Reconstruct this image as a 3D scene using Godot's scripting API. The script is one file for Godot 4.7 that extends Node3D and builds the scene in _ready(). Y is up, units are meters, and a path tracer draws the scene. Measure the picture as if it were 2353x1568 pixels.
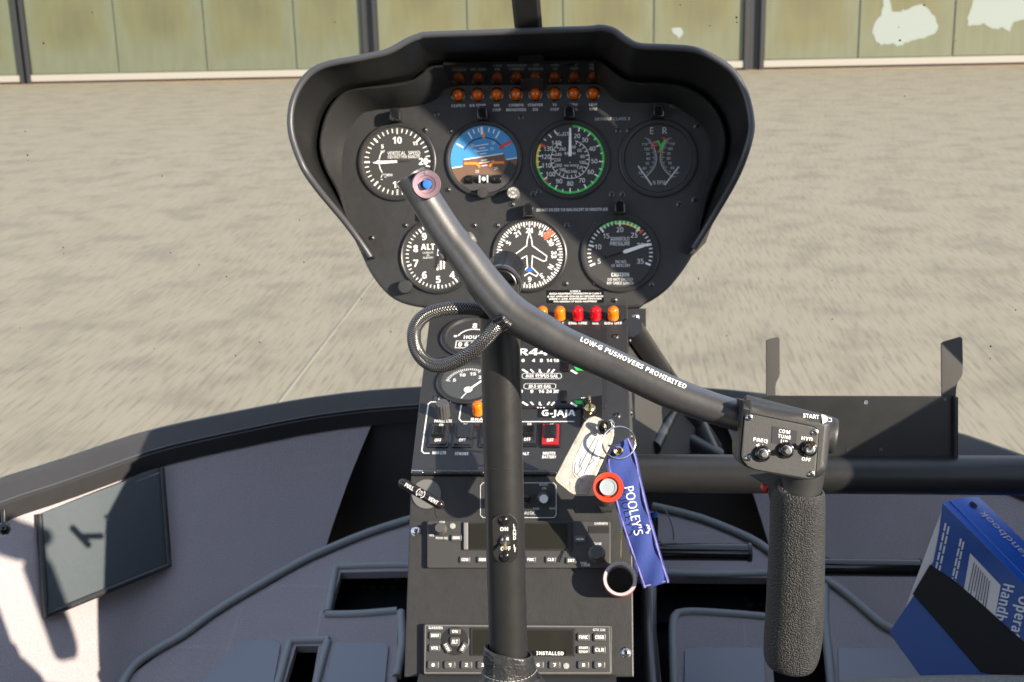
extends Node3D

const FL := 3000.0
const CU := 1176.5
const CV := 784.0
var cam: Transform3D
var M := {}
var NT := {}
var font_r: SystemFont
var font_b: SystemFont
var text_cache := {}


# ---------- mesh builder ----------
class MB:
	var p := PackedVector3Array()
	var t := PackedVector2Array()
	var x := Transform3D()

	func tri(a: Vector3, b: Vector3, c: Vector3, ta := Vector2(), tb := Vector2(), tc := Vector2()) -> void:
		if (b - a).cross(c - a).length_squared() < 1e-21:
			return
		p.append(x * a)
		p.append(x * b)
		p.append(x * c)
		t.append(ta)
		t.append(tb)
		t.append(tc)

	func quad(a: Vector3, b: Vector3, c: Vector3, d: Vector3) -> void:
		tri(a, b, c, Vector2(0, 0), Vector2(1, 0), Vector2(1, 1))
		tri(a, c, d, Vector2(0, 0), Vector2(1, 1), Vector2(0, 1))

	func loft(secs: Array, closed := true, cap0 := true, cap1 := true) -> void:
		var n: int = secs[0].size()
		var m := n if closed else n - 1
		for i in secs.size() - 1:
			var v0 := float(i) / (secs.size() - 1)
			var v1 := float(i + 1) / (secs.size() - 1)
			for j in m:
				var k := (j + 1) % n
				var u0 := float(j) / m
				var u1 := float(j + 1) / m
				tri(secs[i][j], secs[i][k], secs[i + 1][k], Vector2(u0, v0), Vector2(u1, v0), Vector2(u1, v1))
				tri(secs[i][j], secs[i + 1][k], secs[i + 1][j], Vector2(u0, v0), Vector2(u1, v1), Vector2(u0, v1))
		if closed and cap0:
			fan(secs[0], true)
		if closed and cap1:
			fan(secs[secs.size() - 1], false)

	func fan(s: PackedVector3Array, back: bool) -> void:
		var c := Vector3()
		for q in s:
			c += q
		c /= s.size()
		for j in s.size():
			var k := (j + 1) % s.size()
			if back:
				tri(c, s[k], s[j])
			else:
				tri(c, s[j], s[k])

	# profile of (radius, z) turned round the z axis; z must grow along the outside
	func lathe(prof: Array, n := 32, c := Vector3(), cap_end := true) -> void:
		var secs := []
		for q in prof:
			var ring := PackedVector3Array()
			for j in n:
				var a := TAU * j / n
				ring.append(c + Vector3(cos(a) * q.x, sin(a) * q.x, q.y))
			secs.append(ring)
		loft(secs, true, prof[0].x > 1e-6 and cap_end, prof[prof.size() - 1].x > 1e-6 and cap_end)

	static func ccw(poly: PackedVector2Array) -> PackedVector2Array:
		var s := 0.0
		for i in poly.size():
			s += poly[i].cross(poly[(i + 1) % poly.size()])
		if s < 0:
			var r := poly.duplicate()
			r.reverse()
			return r
		return poly

	static func inset(poly: PackedVector2Array, d: float) -> PackedVector2Array:
		var r := PackedVector2Array()
		var n := poly.size()
		for i in n:
			var a := (poly[i] - poly[(i + n - 1) % n]).normalized()
			var b := (poly[(i + 1) % n] - poly[i]).normalized()
			var na := Vector2(-a.y, a.x)
			var nb := Vector2(-b.y, b.x)
			var m := na + nb
			var l := m.length()
			if l < 0.2:
				r.append(poly[i] + na * d)
			else:
				m /= l
				r.append(poly[i] + m * d / maxf(0.4, m.dot(na)))
		return r

	func flat(poly_: PackedVector2Array, z: float, back := false) -> void:
		var poly := MB.ccw(poly_)
		var idx := Geometry2D.triangulate_polygon(poly)
		for i in range(0, idx.size(), 3):
			var a := poly[idx[i]]
			var b := poly[idx[i + 1]]
			var c := poly[idx[i + 2]]
			if (b - a).cross(c - a) < 0:
				var s := b
				b = c
				c = s
			if back:
				tri(Vector3(a.x, a.y, z), Vector3(c.x, c.y, z), Vector3(b.x, b.y, z), a, c, b)
			else:
				tri(Vector3(a.x, a.y, z), Vector3(b.x, b.y, z), Vector3(c.x, c.y, z), a, b, c)

	func prism(poly_: PackedVector2Array, z0: float, z1: float, bev := 0.0, bottom := true, both := false) -> void:
		var poly := MB.ccw(poly_)
		var rows := []
		var zs := []
		if both and bev > 0.0:
			rows.append(MB.inset(poly, bev))
			zs.append(z0)
			rows.append(poly)
			zs.append(z0 + bev)
		else:
			rows.append(poly)
			zs.append(z0)
		rows.append(poly)
		zs.append(z1 - bev)
		if bev > 0.0:
			rows.append(MB.inset(poly, bev * 0.3))
			zs.append(z1 - bev * 0.3)
			rows.append(MB.inset(poly, bev))
			zs.append(z1)
		var secs := []
		for i in rows.size():
			var s := PackedVector3Array()
			for q in rows[i]:
				s.append(Vector3(q.x, q.y, zs[i]))
			secs.append(s)
		loft(secs, true, false, false)
		flat(rows[rows.size() - 1], z1)
		if bottom:
			flat(rows[0], z0, true)

	func box(c: Vector3, s: Vector3, bev := 0.0) -> void:
		var h := s / 2
		var keep := x
		x = x * Transform3D(Basis(), c)
		prism(PackedVector2Array([Vector2(-h.x, -h.y), Vector2(h.x, -h.y), Vector2(h.x, h.y), Vector2(-h.x, h.y)]), -h.z, h.z, bev, true, true)
		x = keep

	static func rrect(w: float, h: float, r: float, n := 4, c := Vector2()) -> PackedVector2Array:
		var o := PackedVector2Array()
		for k in 4:
			var cx := (w / 2 - r) * (1 if k == 0 or k == 3 else -1)
			var cy := (h / 2 - r) * (1 if k < 2 else -1)
			for i in n + 1:
				var a := PI / 2 * (k + float(i) / n)
				o.append(c + Vector2(cx + cos(a) * r, cy + sin(a) * r))
		return o

	static func circle(r: float, n := 32, c := Vector2()) -> PackedVector2Array:
		var o := PackedVector2Array()
		for i in n:
			o.append(c + Vector2(cos(TAU * i / n), sin(TAU * i / n)) * r)
		return o

	# rings along a path
	func tube(pts: PackedVector3Array, rad: Variant, n := 16, cap := true, squash := 1.0) -> void:
		var secs := []
		var up := Vector3.UP
		var prev := Vector3()
		for i in pts.size():
			var d := (pts[mini(i + 1, pts.size() - 1)] - pts[maxi(i - 1, 0)]).normalized()
			if i == 0:
				up = Vector3.UP if absf(d.y) < 0.9 else Vector3.BACK
				up = (up - d * up.dot(d)).normalized()
			else:
				var q := Quaternion(prev, d) if prev.dot(d) < 0.99999 else Quaternion()
				up = (q * up)
				up = (up - d * up.dot(d)).normalized()
			prev = d
			var side := up.cross(d).normalized()
			var r: float = rad[i] if rad is Array else rad
			var ring := PackedVector3Array()
			for j in n:
				var a := TAU * j / n
				ring.append(pts[i] + (side * cos(a) + up * sin(a) * squash) * r)
			secs.append(ring)
		loft(secs, true, cap, cap)

	# flat marks in the xy plane
	func line(a: Vector2, b: Vector2, w: float, z: float) -> void:
		var d := (b - a).normalized() * w / 2
		var s := Vector2(-d.y, d.x)
		flat(PackedVector2Array([a - s, b - s, b + s, a + s]), z)

	func poly_line(pts: PackedVector2Array, w: float, z: float, closed := false) -> void:
		var n := pts.size()
		for i in (n if closed else n - 1):
			var a := pts[i]
			var b := pts[(i + 1) % n]
			var e := (b - a).normalized() * w * 0.35
			line(a - e, b + e, w, z + 0.000012 * (i % 3))

	# angle clockwise from the top, in degrees
	static func dir(a: float) -> Vector2:
		return Vector2(sin(deg_to_rad(a)), cos(deg_to_rad(a)))

	func tick(r0: float, r1: float, a: float, w: float, z: float, c := Vector2()) -> void:
		line(c + MB.dir(a) * r0, c + MB.dir(a) * r1, w, z)

	func arc(r0: float, r1: float, a0: float, a1: float, z: float, c := Vector2()) -> void:
		var n := maxi(2, int(absf(a1 - a0) / 5.0))
		for i in n:
			var p0 := MB.dir(lerpf(a0, a1, float(i) / n))
			var p1 := MB.dir(lerpf(a0, a1, float(i + 1) / n))
			flat(PackedVector2Array([c + p0 * r0, c + p0 * r1, c + p1 * r1, c + p1 * r0]), z)

	func mesh(crease := 38.0) -> ArrayMesh:
		var n := p.size()
		var fa := PackedVector3Array()
		var fn := PackedVector3Array()
		fa.resize(n / 3)
		fn.resize(n / 3)
		var at := {}
		var keys := []
		keys.resize(n)
		for i in n / 3:
			fa[i] = (p[3 * i + 1] - p[3 * i]).cross(p[3 * i + 2] - p[3 * i])
			fn[i] = (fa[i] * 1e6).normalized()
			for k in 3:
				var key := Vector3i((p[3 * i + k] * 25000.0).round())
				keys[3 * i + k] = key
				if at.has(key):
					at[key].append(i)
				else:
					at[key] = [i]
		var cc := cos(deg_to_rad(crease))
		var pos := PackedVector3Array()
		var nor := PackedVector3Array()
		var uv := PackedVector2Array()
		pos.resize(n)
		nor.resize(n)
		uv.resize(n)
		var order := [0, 2, 1]
		for i in n / 3:
			for k in 3:
				var src: int = 3 * i + order[k]
				var s := Vector3()
				for f in at[keys[src]]:
					if fn[f].dot(fn[i]) > cc:
						s += fa[f] * 1e6
				pos[3 * i + k] = p[src]
				nor[3 * i + k] = s.normalized() if s.length_squared() > 0 else fn[i]
				uv[3 * i + k] = t[src]
		var arr := []
		arr.resize(Mesh.ARRAY_MAX)
		arr[Mesh.ARRAY_VERTEX] = pos
		arr[Mesh.ARRAY_NORMAL] = nor
		arr[Mesh.ARRAY_TEX_UV] = uv
		var am := ArrayMesh.new()
		am.add_surface_from_arrays(Mesh.PRIMITIVE_TRIANGLES, arr)
		return am


# ---------- lettering ----------
func glyphs(s: String, bold: bool) -> Array:
	var key := s + ("|b" if bold else "|r")
	if not text_cache.has(key):
		var tm := TextMesh.new()
		tm.text = s
		tm.font = font_b if bold else font_r
		tm.font_size = 40
		tm.pixel_size = 0.01
		tm.depth = 0.0
		tm.curve_step = 1.5
		tm.horizontal_alignment = HORIZONTAL_ALIGNMENT_CENTER
		tm.vertical_alignment = VERTICAL_ALIGNMENT_CENTER
		var a := tm.get_mesh_arrays()
		var v: PackedVector3Array = a[Mesh.ARRAY_VERTEX]
		var idx: PackedInt32Array = a[Mesh.ARRAY_INDEX] if a[Mesh.ARRAY_INDEX] != null else PackedInt32Array()
		var out := PackedVector2Array()
		if idx.is_empty():
			for q in v:
				out.append(Vector2(q.x, q.y))
		else:
			for i in idx:
				out.append(Vector2(v[i].x, v[i].y))
		var lo := Vector2(1e9, 1e9)
		var hi := -lo
		for q in out:
			lo = lo.min(q)
			hi = hi.max(q)
		for i in out.size():
			out[i] -= (lo + hi) / 2
		text_cache[key] = [out, hi - lo]
	return text_cache[key]


# flat lettering: centre c, cap height h, turned by rot degrees, width w when given
func put_text(m: MB, s: String, c: Vector2, h: float, z: float, bold := true, rot := 0.0, w := 0.0) -> void:
	var g := glyphs(s, bold)
	var size: Vector2 = g[1]
	var k := h / 0.287
	if size.y < 0.2:
		k = h / 0.287
	var kx := w / size.x if w > 0 else k
	var ky := k if h > 0 else kx
	var v: PackedVector2Array = g[0]
	var ca := cos(deg_to_rad(rot))
	var sa := sin(deg_to_rad(rot))
	for i in range(0, v.size() - 2, 3):
		var q := []
		for j in 3:
			var a := Vector2(v[i + j].x * kx, v[i + j].y * ky)
			q.append(Vector3(c.x + a.x * ca - a.y * sa, c.y + a.x * sa + a.y * ca, z))
		if (q[1] - q[0]).cross(q[2] - q[0]).z < 0:
			m.tri(q[0], q[2], q[1])
		else:
			m.tri(q[0], q[1], q[2])


# ---------- where things stand ----------
func ray(u: float, v: float) -> Vector3:
	return cam.basis * Vector3((u - CU) / FL, -(v - CV) / FL, -1.0)


func P(u: float, v: float, d: float) -> Vector3:
	return cam.origin + ray(u, v) * d


func hit(fr: Transform3D, u: float, v: float, z := 0.0) -> Vector2:
	var r := ray(u, v)
	var n := fr.basis.z
	var o := fr.origin + n * z
	var k := n.dot(o - cam.origin) / n.dot(r)
	var q := fr.affine_inverse() * (cam.origin + r * k)
	return Vector2(q.x, q.y)


func hits(fr: Transform3D, a: Array, z := 0.0) -> PackedVector2Array:
	var o := PackedVector2Array()
	for i in range(0, a.size(), 2):
		o.append(hit(fr, a[i], a[i + 1], z))
	return o


func frame(o: Vector3, n: Vector3, up := Vector3.UP) -> Transform3D:
	n = n.normalized()
	var x := up.cross(n).normalized()
	return Transform3D(Basis(x, n.cross(x), n), o)


func smooth(pts: PackedVector3Array, n: int) -> PackedVector3Array:
	var o := PackedVector3Array()
	var m := pts.size()
	for i in m - 1:
		for k in n:
			o.append(pts[i].cubic_interpolate(pts[i + 1], pts[maxi(i - 1, 0)], pts[mini(i + 2, m - 1)], float(k) / n))
	o.append(pts[m - 1])
	return o


func smooth2(pts: PackedVector2Array, n: int, closed := true) -> PackedVector2Array:
	var o := PackedVector2Array()
	var m := pts.size()
	for i in (m if closed else m - 1):
		var a := pts[i - 1 if i > 0 else (m - 1 if closed else 0)]
		var b := pts[(i + 1) % m]
		var c := pts[(i + 2) % m if closed else mini(i + 2, m - 1)]
		for k in n:
			o.append(pts[i].cubic_interpolate(b, a, c, float(k) / n))
	if not closed:
		o.append(pts[m - 1])
	return o


# ---------- objects ----------
var taken := {}


func numbered(s: String) -> String:
	taken[s] = taken.get(s, -1) + 1
	return s if taken[s] == 0 else "%s_%03d" % [s, taken[s]]


func thing(called: String, label: String, category: String, xf := Transform3D(), group := "") -> Node3D:
	var o := Node3D.new()
	o.name = numbered(called)
	add_child(o)
	o.transform = xf
	o.set_meta("label", label)
	o.set_meta("category", category)
	if group:
		o.set_meta("group", group)
	return o


func part(called: String, m: MB, mat: Material, parent: Node3D, crease := 38.0, label := "") -> MeshInstance3D:
	var o := MeshInstance3D.new()
	o.name = called
	o.mesh = m.mesh(crease)
	o.mesh.surface_set_material(0, mat)
	parent.add_child(o, true)
	if label:
		o.set_meta("label", label)
	return o


func node(called: String, parent: Node3D, at := Transform3D(), label := "") -> Node3D:
	var o := Node3D.new()
	o.name = called
	parent.add_child(o, true)
	o.transform = at
	if label:
		o.set_meta("label", label)
	return o


func struct(called: String, m: MB, mat: Material, crease := 38.0) -> MeshInstance3D:
	var o := part(numbered(called), m, mat, self, crease)
	o.set_meta("kind", "structure")
	return o


func again(src: MeshInstance3D, parent: Node3D, xf: Transform3D) -> MeshInstance3D:
	var o: MeshInstance3D = src.duplicate()
	o.name = str(src.name).rstrip("0123456789_")
	parent.add_child(o, true)
	o.transform = xf
	return o


func on(root: Node3D) -> MB:
	var m := MB.new()
	m.x = root.transform.affine_inverse()
	return m


func shift(x: float, y: float, z := 0.0, turn := 0.0) -> Transform3D:
	return Transform3D(Basis(Vector3.BACK, deg_to_rad(turn)), Vector3(x, y, z))


# ---------- materials ----------
func noise(called: String, freq: float, size := 512, kind := FastNoiseLite.TYPE_SIMPLEX_SMOOTH, octaves := 4, ramp: Array = [], seed_ := 1) -> NoiseTexture2D:
	if NT.has(called):
		return NT[called]
	var f := FastNoiseLite.new()
	f.noise_type = kind
	f.frequency = freq
	f.fractal_octaves = octaves
	f.seed = seed_
	if kind == FastNoiseLite.TYPE_CELLULAR:
		f.cellular_return_type = FastNoiseLite.RETURN_DISTANCE2_SUB
	var tx := NoiseTexture2D.new()
	tx.width = size
	tx.height = size
	tx.seamless = true
	tx.noise = f
	if ramp:
		var g := Gradient.new()
		g.offsets = PackedFloat32Array(ramp.map(func(e): return e[0]))
		g.colors = PackedColorArray(ramp.map(func(e): return (e[1] as Color).linear_to_srgb()))
		tx.color_ramp = g
	NT[called] = tx
	return tx


func lin(r: float, g: float, b: float, a := 1.0) -> Color:
	var c := Color(r, g, b).linear_to_srgb()
	c.a = a
	return c


func mat(called: String, c: Color, rough := 0.5, metal := 0.0) -> StandardMaterial3D:
	var m := StandardMaterial3D.new()
	m.resource_name = called
	m.albedo_color = c
	m.roughness = rough
	m.metallic = metal
	M[called] = m
	return m


func relief(m: StandardMaterial3D, tx: Texture2D, scale: float, cm: float) -> void:
	m.heightmap_enabled = true
	m.heightmap_texture = tx
	m.heightmap_scale = cm
	m.uv1_triplanar = true
	m.uv1_world_triplanar = true
	m.uv1_scale = Vector3.ONE * scale


const SUN := Vector3(0.742, 0.328, 0.583)


func _ready() -> void:
	# ---- camera, sky, sun, exposure ----
	var c := Camera3D.new()
	c.name = "camera"
	c.transform = Transform3D(Basis.from_euler(Vector3(deg_to_rad(-15.5), deg_to_rad(4.4), deg_to_rad(-1.43))), Vector3(0, 1.5, 0))
	c.fov = 29.29
	c.near = 0.05
	c.far = 4000.0
	var ca := CameraAttributesPhysical.new()
	ca.frustum_focal_length = 45.92
	ca.frustum_near = 0.05
	ca.frustum_far = 4000.0
	ca.frustum_focus_distance = 0.86
	ca.exposure_aperture = 24.0
	c.attributes = ca
	add_child(c)
	c.fov = 29.29
	c.current = true
	cam = c.transform

	var env := Environment.new()
	env.background_mode = Environment.BG_SKY
	var sky := Sky.new()
	var sm := ProceduralSkyMaterial.new()
	sm.sky_top_color = Color(0.47, 0.51, 0.58)
	sm.sky_horizon_color = Color(0.80, 0.82, 0.84)
	sm.sky_curve = 0.12
	sm.ground_bottom_color = Color(0.45, 0.43, 0.38)
	sm.ground_horizon_color = Color(0.55, 0.56, 0.55)
	sm.sky_energy_multiplier = 1.35
	sky.sky_material = sm
	env.sky = sky
	env.tonemap_mode = Environment.TONE_MAPPER_LINEAR
	env.tonemap_exposure = 2.3
	env.sdfgi_enabled = true
	env.ssao_enabled = true
	env.ssil_enabled = true
	var we := WorldEnvironment.new()
	we.name = "world"
	we.environment = env
	add_child(we)

	var sun := DirectionalLight3D.new()
	sun.name = "sun"
	sun.light_energy = 1.6
	sun.light_color = Color(1.0, 0.945, 0.86)
	sun.light_angular_distance = 0.53
	sun.shadow_enabled = true
	add_child(sun)
	sun.look_at_from_position(SUN * 30.0, Vector3.ZERO, Vector3.UP)

	make_materials()
	apron_and_hangar()
	cabin()
	instrument_panel()
	console()
	cyclic()
	loose_things()


func make_materials() -> void:
	font_r = SystemFont.new()
	font_r.font_names = PackedStringArray(["Droid Sans"])
	font_b = SystemFont.new()
	font_b.font_names = PackedStringArray(["Droid Sans"])
	font_b.font_weight = 700
	var fine := noise("fine", 0.09, 512)
	var leather := noise("leather", 0.035, 512, FastNoiseLite.TYPE_CELLULAR, 2)
	var pebble := noise("pebble", 0.045, 512, FastNoiseLite.TYPE_SIMPLEX_SMOOTH, 3)
	var m := mat("panel_black", lin(0.0215, 0.0217, 0.0225), 0.42)
	relief(m, fine, 9.0, 0.012)
	m = mat("console_black", lin(0.0235, 0.0237, 0.0245), 0.42)
	relief(m, fine, 11.0, 0.012)
	mat("hood_black", lin(0.006, 0.0062, 0.0068), 0.3)
	M.hood_black.roughness = 0.34
	mat("gloss_black", lin(0.010, 0.010, 0.011), 0.12)
	mat("matt_black", lin(0.017, 0.017, 0.019), 0.8)
	mat("dial_black", lin(0.008, 0.0083, 0.0087), 0.6)
	mat("satin_black", lin(0.020, 0.020, 0.021), 0.33)
	m = mat("rod_black", lin(0.165, 0.166, 0.174), 0.385)
	m.metallic = 0.85
	relief(m, fine, 14.0, 0.004)
	m = mat("post_black", lin(0.017, 0.0172, 0.018), 0.34)
	relief(m, fine, 8.0, 0.006)
	m = mat("box_black", lin(0.026, 0.0265, 0.028), 0.42)
	relief(m, fine, 30.0, 0.012)
	m = mat("foam", lin(0.023, 0.0235, 0.0245), 0.55)
	relief(m, pebble, 30.0, 0.18)
	m = mat("leather_black", lin(0.022, 0.023, 0.025), 0.36)
	relief(m, leather, 14.0, 0.05)
	m = mat("leather_grey", lin(0.12, 0.125, 0.125), 0.45)
	relief(m, leather, 9.0, 0.10)
	m = mat("carpet", lin(0.46, 0.42, 0.445), 0.95)
	m.rim_enabled = true
	m.rim = 0.4
	relief(m, noise("pile", 0.16, 512, FastNoiseLite.TYPE_SIMPLEX, 2), 9.0, 0.16)
	m.albedo_texture = noise("carpet_tone", 0.12, 512, FastNoiseLite.TYPE_SIMPLEX_SMOOTH, 4, [[0.0, Color(0.42, 0.42, 0.42)], [0.5, Color(0.78, 0.78, 0.78)], [1.0, Color(1, 1, 1)]], 5)
	m = mat("piping", lin(0.25, 0.27, 0.275), 0.6)
	mat("vinyl_blue", lin(0.040, 0.053, 0.062), 0.62)
	relief(M.vinyl_blue, fine, 10.0, 0.02)
	mat("heel_plate", lin(0.19, 0.205, 0.245), 0.36)
	mat("print_white", lin(0.82, 0.82, 0.81), 0.6)
	mat("print_grey", lin(0.50, 0.52, 0.53), 0.6)
	mat("print_orange", lin(0.95, 0.25, 0.01), 0.6)
	mat("print_red", lin(0.62, 0.035, 0.02), 0.6)
	mat("print_green", lin(0.02, 0.50, 0.06), 0.6)
	mat("print_yellow", lin(0.70, 0.58, 0.02), 0.6)
	mat("sky_blue", lin(0.03, 0.24, 0.52), 0.55)
	mat("earth_brown", lin(0.13, 0.065, 0.035), 0.6)
	mat("steel", lin(0.55, 0.55, 0.56), 0.22, 1.0)
	mat("dark_steel", lin(0.12, 0.12, 0.125), 0.3, 0.9)
	mat("brass", lin(0.62, 0.48, 0.22), 0.25, 1.0)
	mat("mauve_metal", lin(0.33, 0.22, 0.26), 0.33, 0.85)
	mat("blue_cap", lin(0.015, 0.13, 0.62), 0.3)
	mat("red_plastic", lin(0.55, 0.045, 0.02), 0.32)
	mat("silver_disc", lin(0.50, 0.56, 0.60), 0.35, 0.5)
	mat("switch_red", lin(0.33, 0.012, 0.012), 0.4)
	mat("grey_metal", lin(0.12, 0.12, 0.115), 0.45)
	mat("screen", lin(0.018, 0.018, 0.015), 0.12)
	mat("radio_grey", lin(0.034, 0.034, 0.035), 0.5)
	relief(M.radio_grey, fine, 25.0, 0.012)
	mat("key_grey", lin(0.060, 0.060, 0.060), 0.45)
	mat("ribbon_blue", lin(0.019, 0.042, 0.22), 0.7)
	relief(M.ribbon_blue, fine, 40.0, 0.03)
	mat("ribbon_edge", lin(0.17, 0.15, 0.36), 0.7)
	mat("tag_leather", lin(0.36, 0.335, 0.305), 0.38)
	relief(M.tag_leather, leather, 25.0, 0.03)
	mat("emblem_silver", lin(0.80, 0.81, 0.83), 0.25, 0.6)
	mat("book_blue", lin(0.016, 0.060, 0.22), 0.42)
	mat("book_spine", lin(0.008, 0.10, 0.50), 0.35)
	mat("strap_black", lin(0.006, 0.006, 0.006), 0.9)
	mat("paper", lin(0.55, 0.52, 0.50), 0.7)
	for e in [["amber", Color(1.0, 0.28, 0.008)], ["red", Color(0.85, 0.008, 0.02)], ["amber_dim", Color(0.85, 0.17, 0.006)]]:
		m = mat("lens_" + e[0], lin(e[1].r, e[1].g, e[1].b, 0.45), 0.08)
		m.refraction_enabled = true
		m.refraction_scale = 0.05
	m = mat("glass", Color(1, 1, 1, 0.004), 0.03)
	m.transparency = BaseMaterial3D.TRANSPARENCY_ALPHA
	m.metallic_specular = 0.09
	m = mat("clear_plastic", Color(0.96, 0.9, 0.9, 0.35), 0.12)
	m.refraction_enabled = true
	m.refraction_scale = 0.045
	m = mat("wire_sleeve", lin(0.9, 0.9, 0.9), 0.3, 0.8)
	m.albedo_texture = braid(false)
	m.normal_enabled = true
	m.normal_texture = braid(true)
	m.normal_scale = 1.0
	mat("liner", lin(0.42, 0.38, 0.39), 0.3)
	mat("stitch_brown", lin(0.25, 0.21, 0.16), 0.8)
	mat("handle_black", lin(0.016, 0.012, 0.013), 0.2)
	mat("bracket_black", lin(0.013, 0.013, 0.0134), 0.33)
	mat("arm_black", lin(0.045, 0.043, 0.041), 0.5)
	mat("label_black", lin(0.016, 0.017, 0.024), 0.5)
	mat("box_plate", lin(0.042, 0.0425, 0.044), 0.46)
	relief(M.box_plate, fine, 30.0, 0.01)
	mat("liner_black", lin(0.016, 0.0162, 0.0168), 0.4)
	mat("bead_black", lin(0.05, 0.053, 0.06), 0.3)
	mat("speck", lin(0.10, 0.085, 0.06), 0.9)
	mat("hub_metal", lin(0.10, 0.10, 0.115), 0.2, 0.8)
	mat("nose_black", lin(0.032, 0.032, 0.035), 0.8)
	mat("edge_grey", lin(0.16, 0.16, 0.16), 0.5)
	mat("sensor", lin(0.30, 0.33, 0.30), 0.3)
	mat("dial_grey", lin(0.035, 0.04, 0.042), 0.5)
	mat("rail_black", lin(0.022, 0.022, 0.023), 0.42)
	mat("pan_black", lin(0.008, 0.0085, 0.010), 0.9)
	mat("grey_dark", lin(0.045, 0.044, 0.042), 0.55)
	M.pan_black.metallic_specular = 0.15
	var smudge := noise("smudge", 0.012, 512, FastNoiseLite.TYPE_SIMPLEX_SMOOTH, 5, [[0.0, Color(0.62, 0.62, 0.62)], [0.5, Color(0.9, 0.9, 0.9)], [1.0, Color(1, 1, 1)]], 31)
	for nm in ["panel_black", "console_black", "hood_black", "liner_black", "satin_black", "post_black", "box_black", "box_plate", "rail_black", "bracket_black"]:
		var q: StandardMaterial3D = M[nm]
		q.roughness = minf(1.0, q.roughness * 1.18)
		q.roughness_texture = smudge
		q.roughness_texture_channel = BaseMaterial3D.TEXTURE_CHANNEL_RED
		if not q.uv1_triplanar:
			q.uv1_triplanar = true
			q.uv1_world_triplanar = true
			q.uv1_scale = Vector3.ONE * 6.0
	var worn := noise("worn", 0.02, 512, FastNoiseLite.TYPE_SIMPLEX_SMOOTH, 5, [[0.0, Color(0.74, 0.74, 0.74)], [0.5, Color(0.84, 0.84, 0.84)], [0.8, Color(0.90, 0.90, 0.895)], [1.0, Color(1.05, 1.05, 1.03)]], 47)
	for nm in ["panel_black", "console_black", "post_black", "box_black", "box_plate", "rail_black", "bracket_black", "rod_black", "leather_black", "leather_grey", "vinyl_blue", "ribbon_blue"]:
		M[nm].albedo_color = (M[nm].albedo_color.srgb_to_linear() * 1.2).linear_to_srgb()
		M[nm].albedo_texture = worn
	M.tag_leather.albedo_texture = noise("scuff", 0.010, 512, FastNoiseLite.TYPE_SIMPLEX_SMOOTH, 5, [[0.0, Color(0.45, 0.41, 0.36)], [0.4, Color(0.8, 0.77, 0.72)], [1.0, Color(1, 1, 1)]], 53)
	M.tag_leather.albedo_color = lin(0.40, 0.385, 0.36)
	# outdoors
	m = mat("concrete", lin(0.272, 0.239, 0.168), 0.9)
	m.albedo_texture = noise("concrete_streak", 0.02, 1024, FastNoiseLite.TYPE_SIMPLEX_SMOOTH, 5, [[0.0, Color(0.54, 0.54, 0.56)], [0.32, Color(0.84, 0.84, 0.84)], [0.52, Color(0.94, 0.94, 0.94)], [1.0, Color(1, 1, 1)]], 11)
	m.uv1_triplanar = true
	m.uv1_world_triplanar = true
	m.uv1_scale = Vector3(2.6, 2.6, 0.15)
	m.detail_enabled = true
	m.detail_blend_mode = BaseMaterial3D.BLEND_MODE_MUL
	m.detail_uv_layer = BaseMaterial3D.DETAIL_UV_2
	m.detail_albedo = noise("concrete_patch", 0.02, 512, FastNoiseLite.TYPE_SIMPLEX_SMOOTH, 5, [[0.0, Color(0.72, 0.715, 0.73)], [0.45, Color(0.93, 0.93, 0.93)], [0.6, Color(0.97, 0.975, 0.98)], [1.0, Color(1, 1, 1)]], 23)
	m.uv2_triplanar = true
	m.uv2_world_triplanar = true
	m.uv2_scale = Vector3(0.21, 0.21, 0.19)
	mat("joint", lin(0.255, 0.238, 0.195), 1.0)
	mat("rust_dust", lin(0.40, 0.26, 0.13), 0.95)
	mat("seam", lin(0.22, 0.25, 0.20), 0.8)
	mat("door_frame", lin(0.018, 0.019, 0.021), 0.6)
	mat("rail_white", lin(0.275, 0.262, 0.228), 0.7)
	mat("bare_white", lin(0.215, 0.245, 0.225), 0.6)


func braid(bumps: bool) -> ImageTexture:
	var n := 256
	var im := Image.create(n, n, true, Image.FORMAT_RGB8)
	for y in n:
		for x in n:
			var u := float(x) / n * 10.0
			var v := float(y) / n * 10.0
			var a := fposmod(u + v, 2.0)
			var b := fposmod(u - v, 2.0)
			var over := (int(floor((u + v) / 1.0)) + int(floor((u - v) / 1.0))) % 2 == 0
			var h := 0.0
			var fa := absf(fposmod(u + v, 1.0) - 0.5) * 2.0
			var fb := absf(fposmod(u - v, 1.0) - 0.5) * 2.0
			h = (1.0 - fa * fa) if over else (1.0 - fb * fb)
			if bumps:
				im.set_pixel(x, y, Color(h, h, h))
			else:
				var k := 0.05 + 0.55 * h * h
				im.set_pixel(x, y, Color(k, k, k * 1.01))
	if bumps:
		im.bump_map_to_normal_map(6.0)
	return ImageTexture.create_from_image(im)


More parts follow.
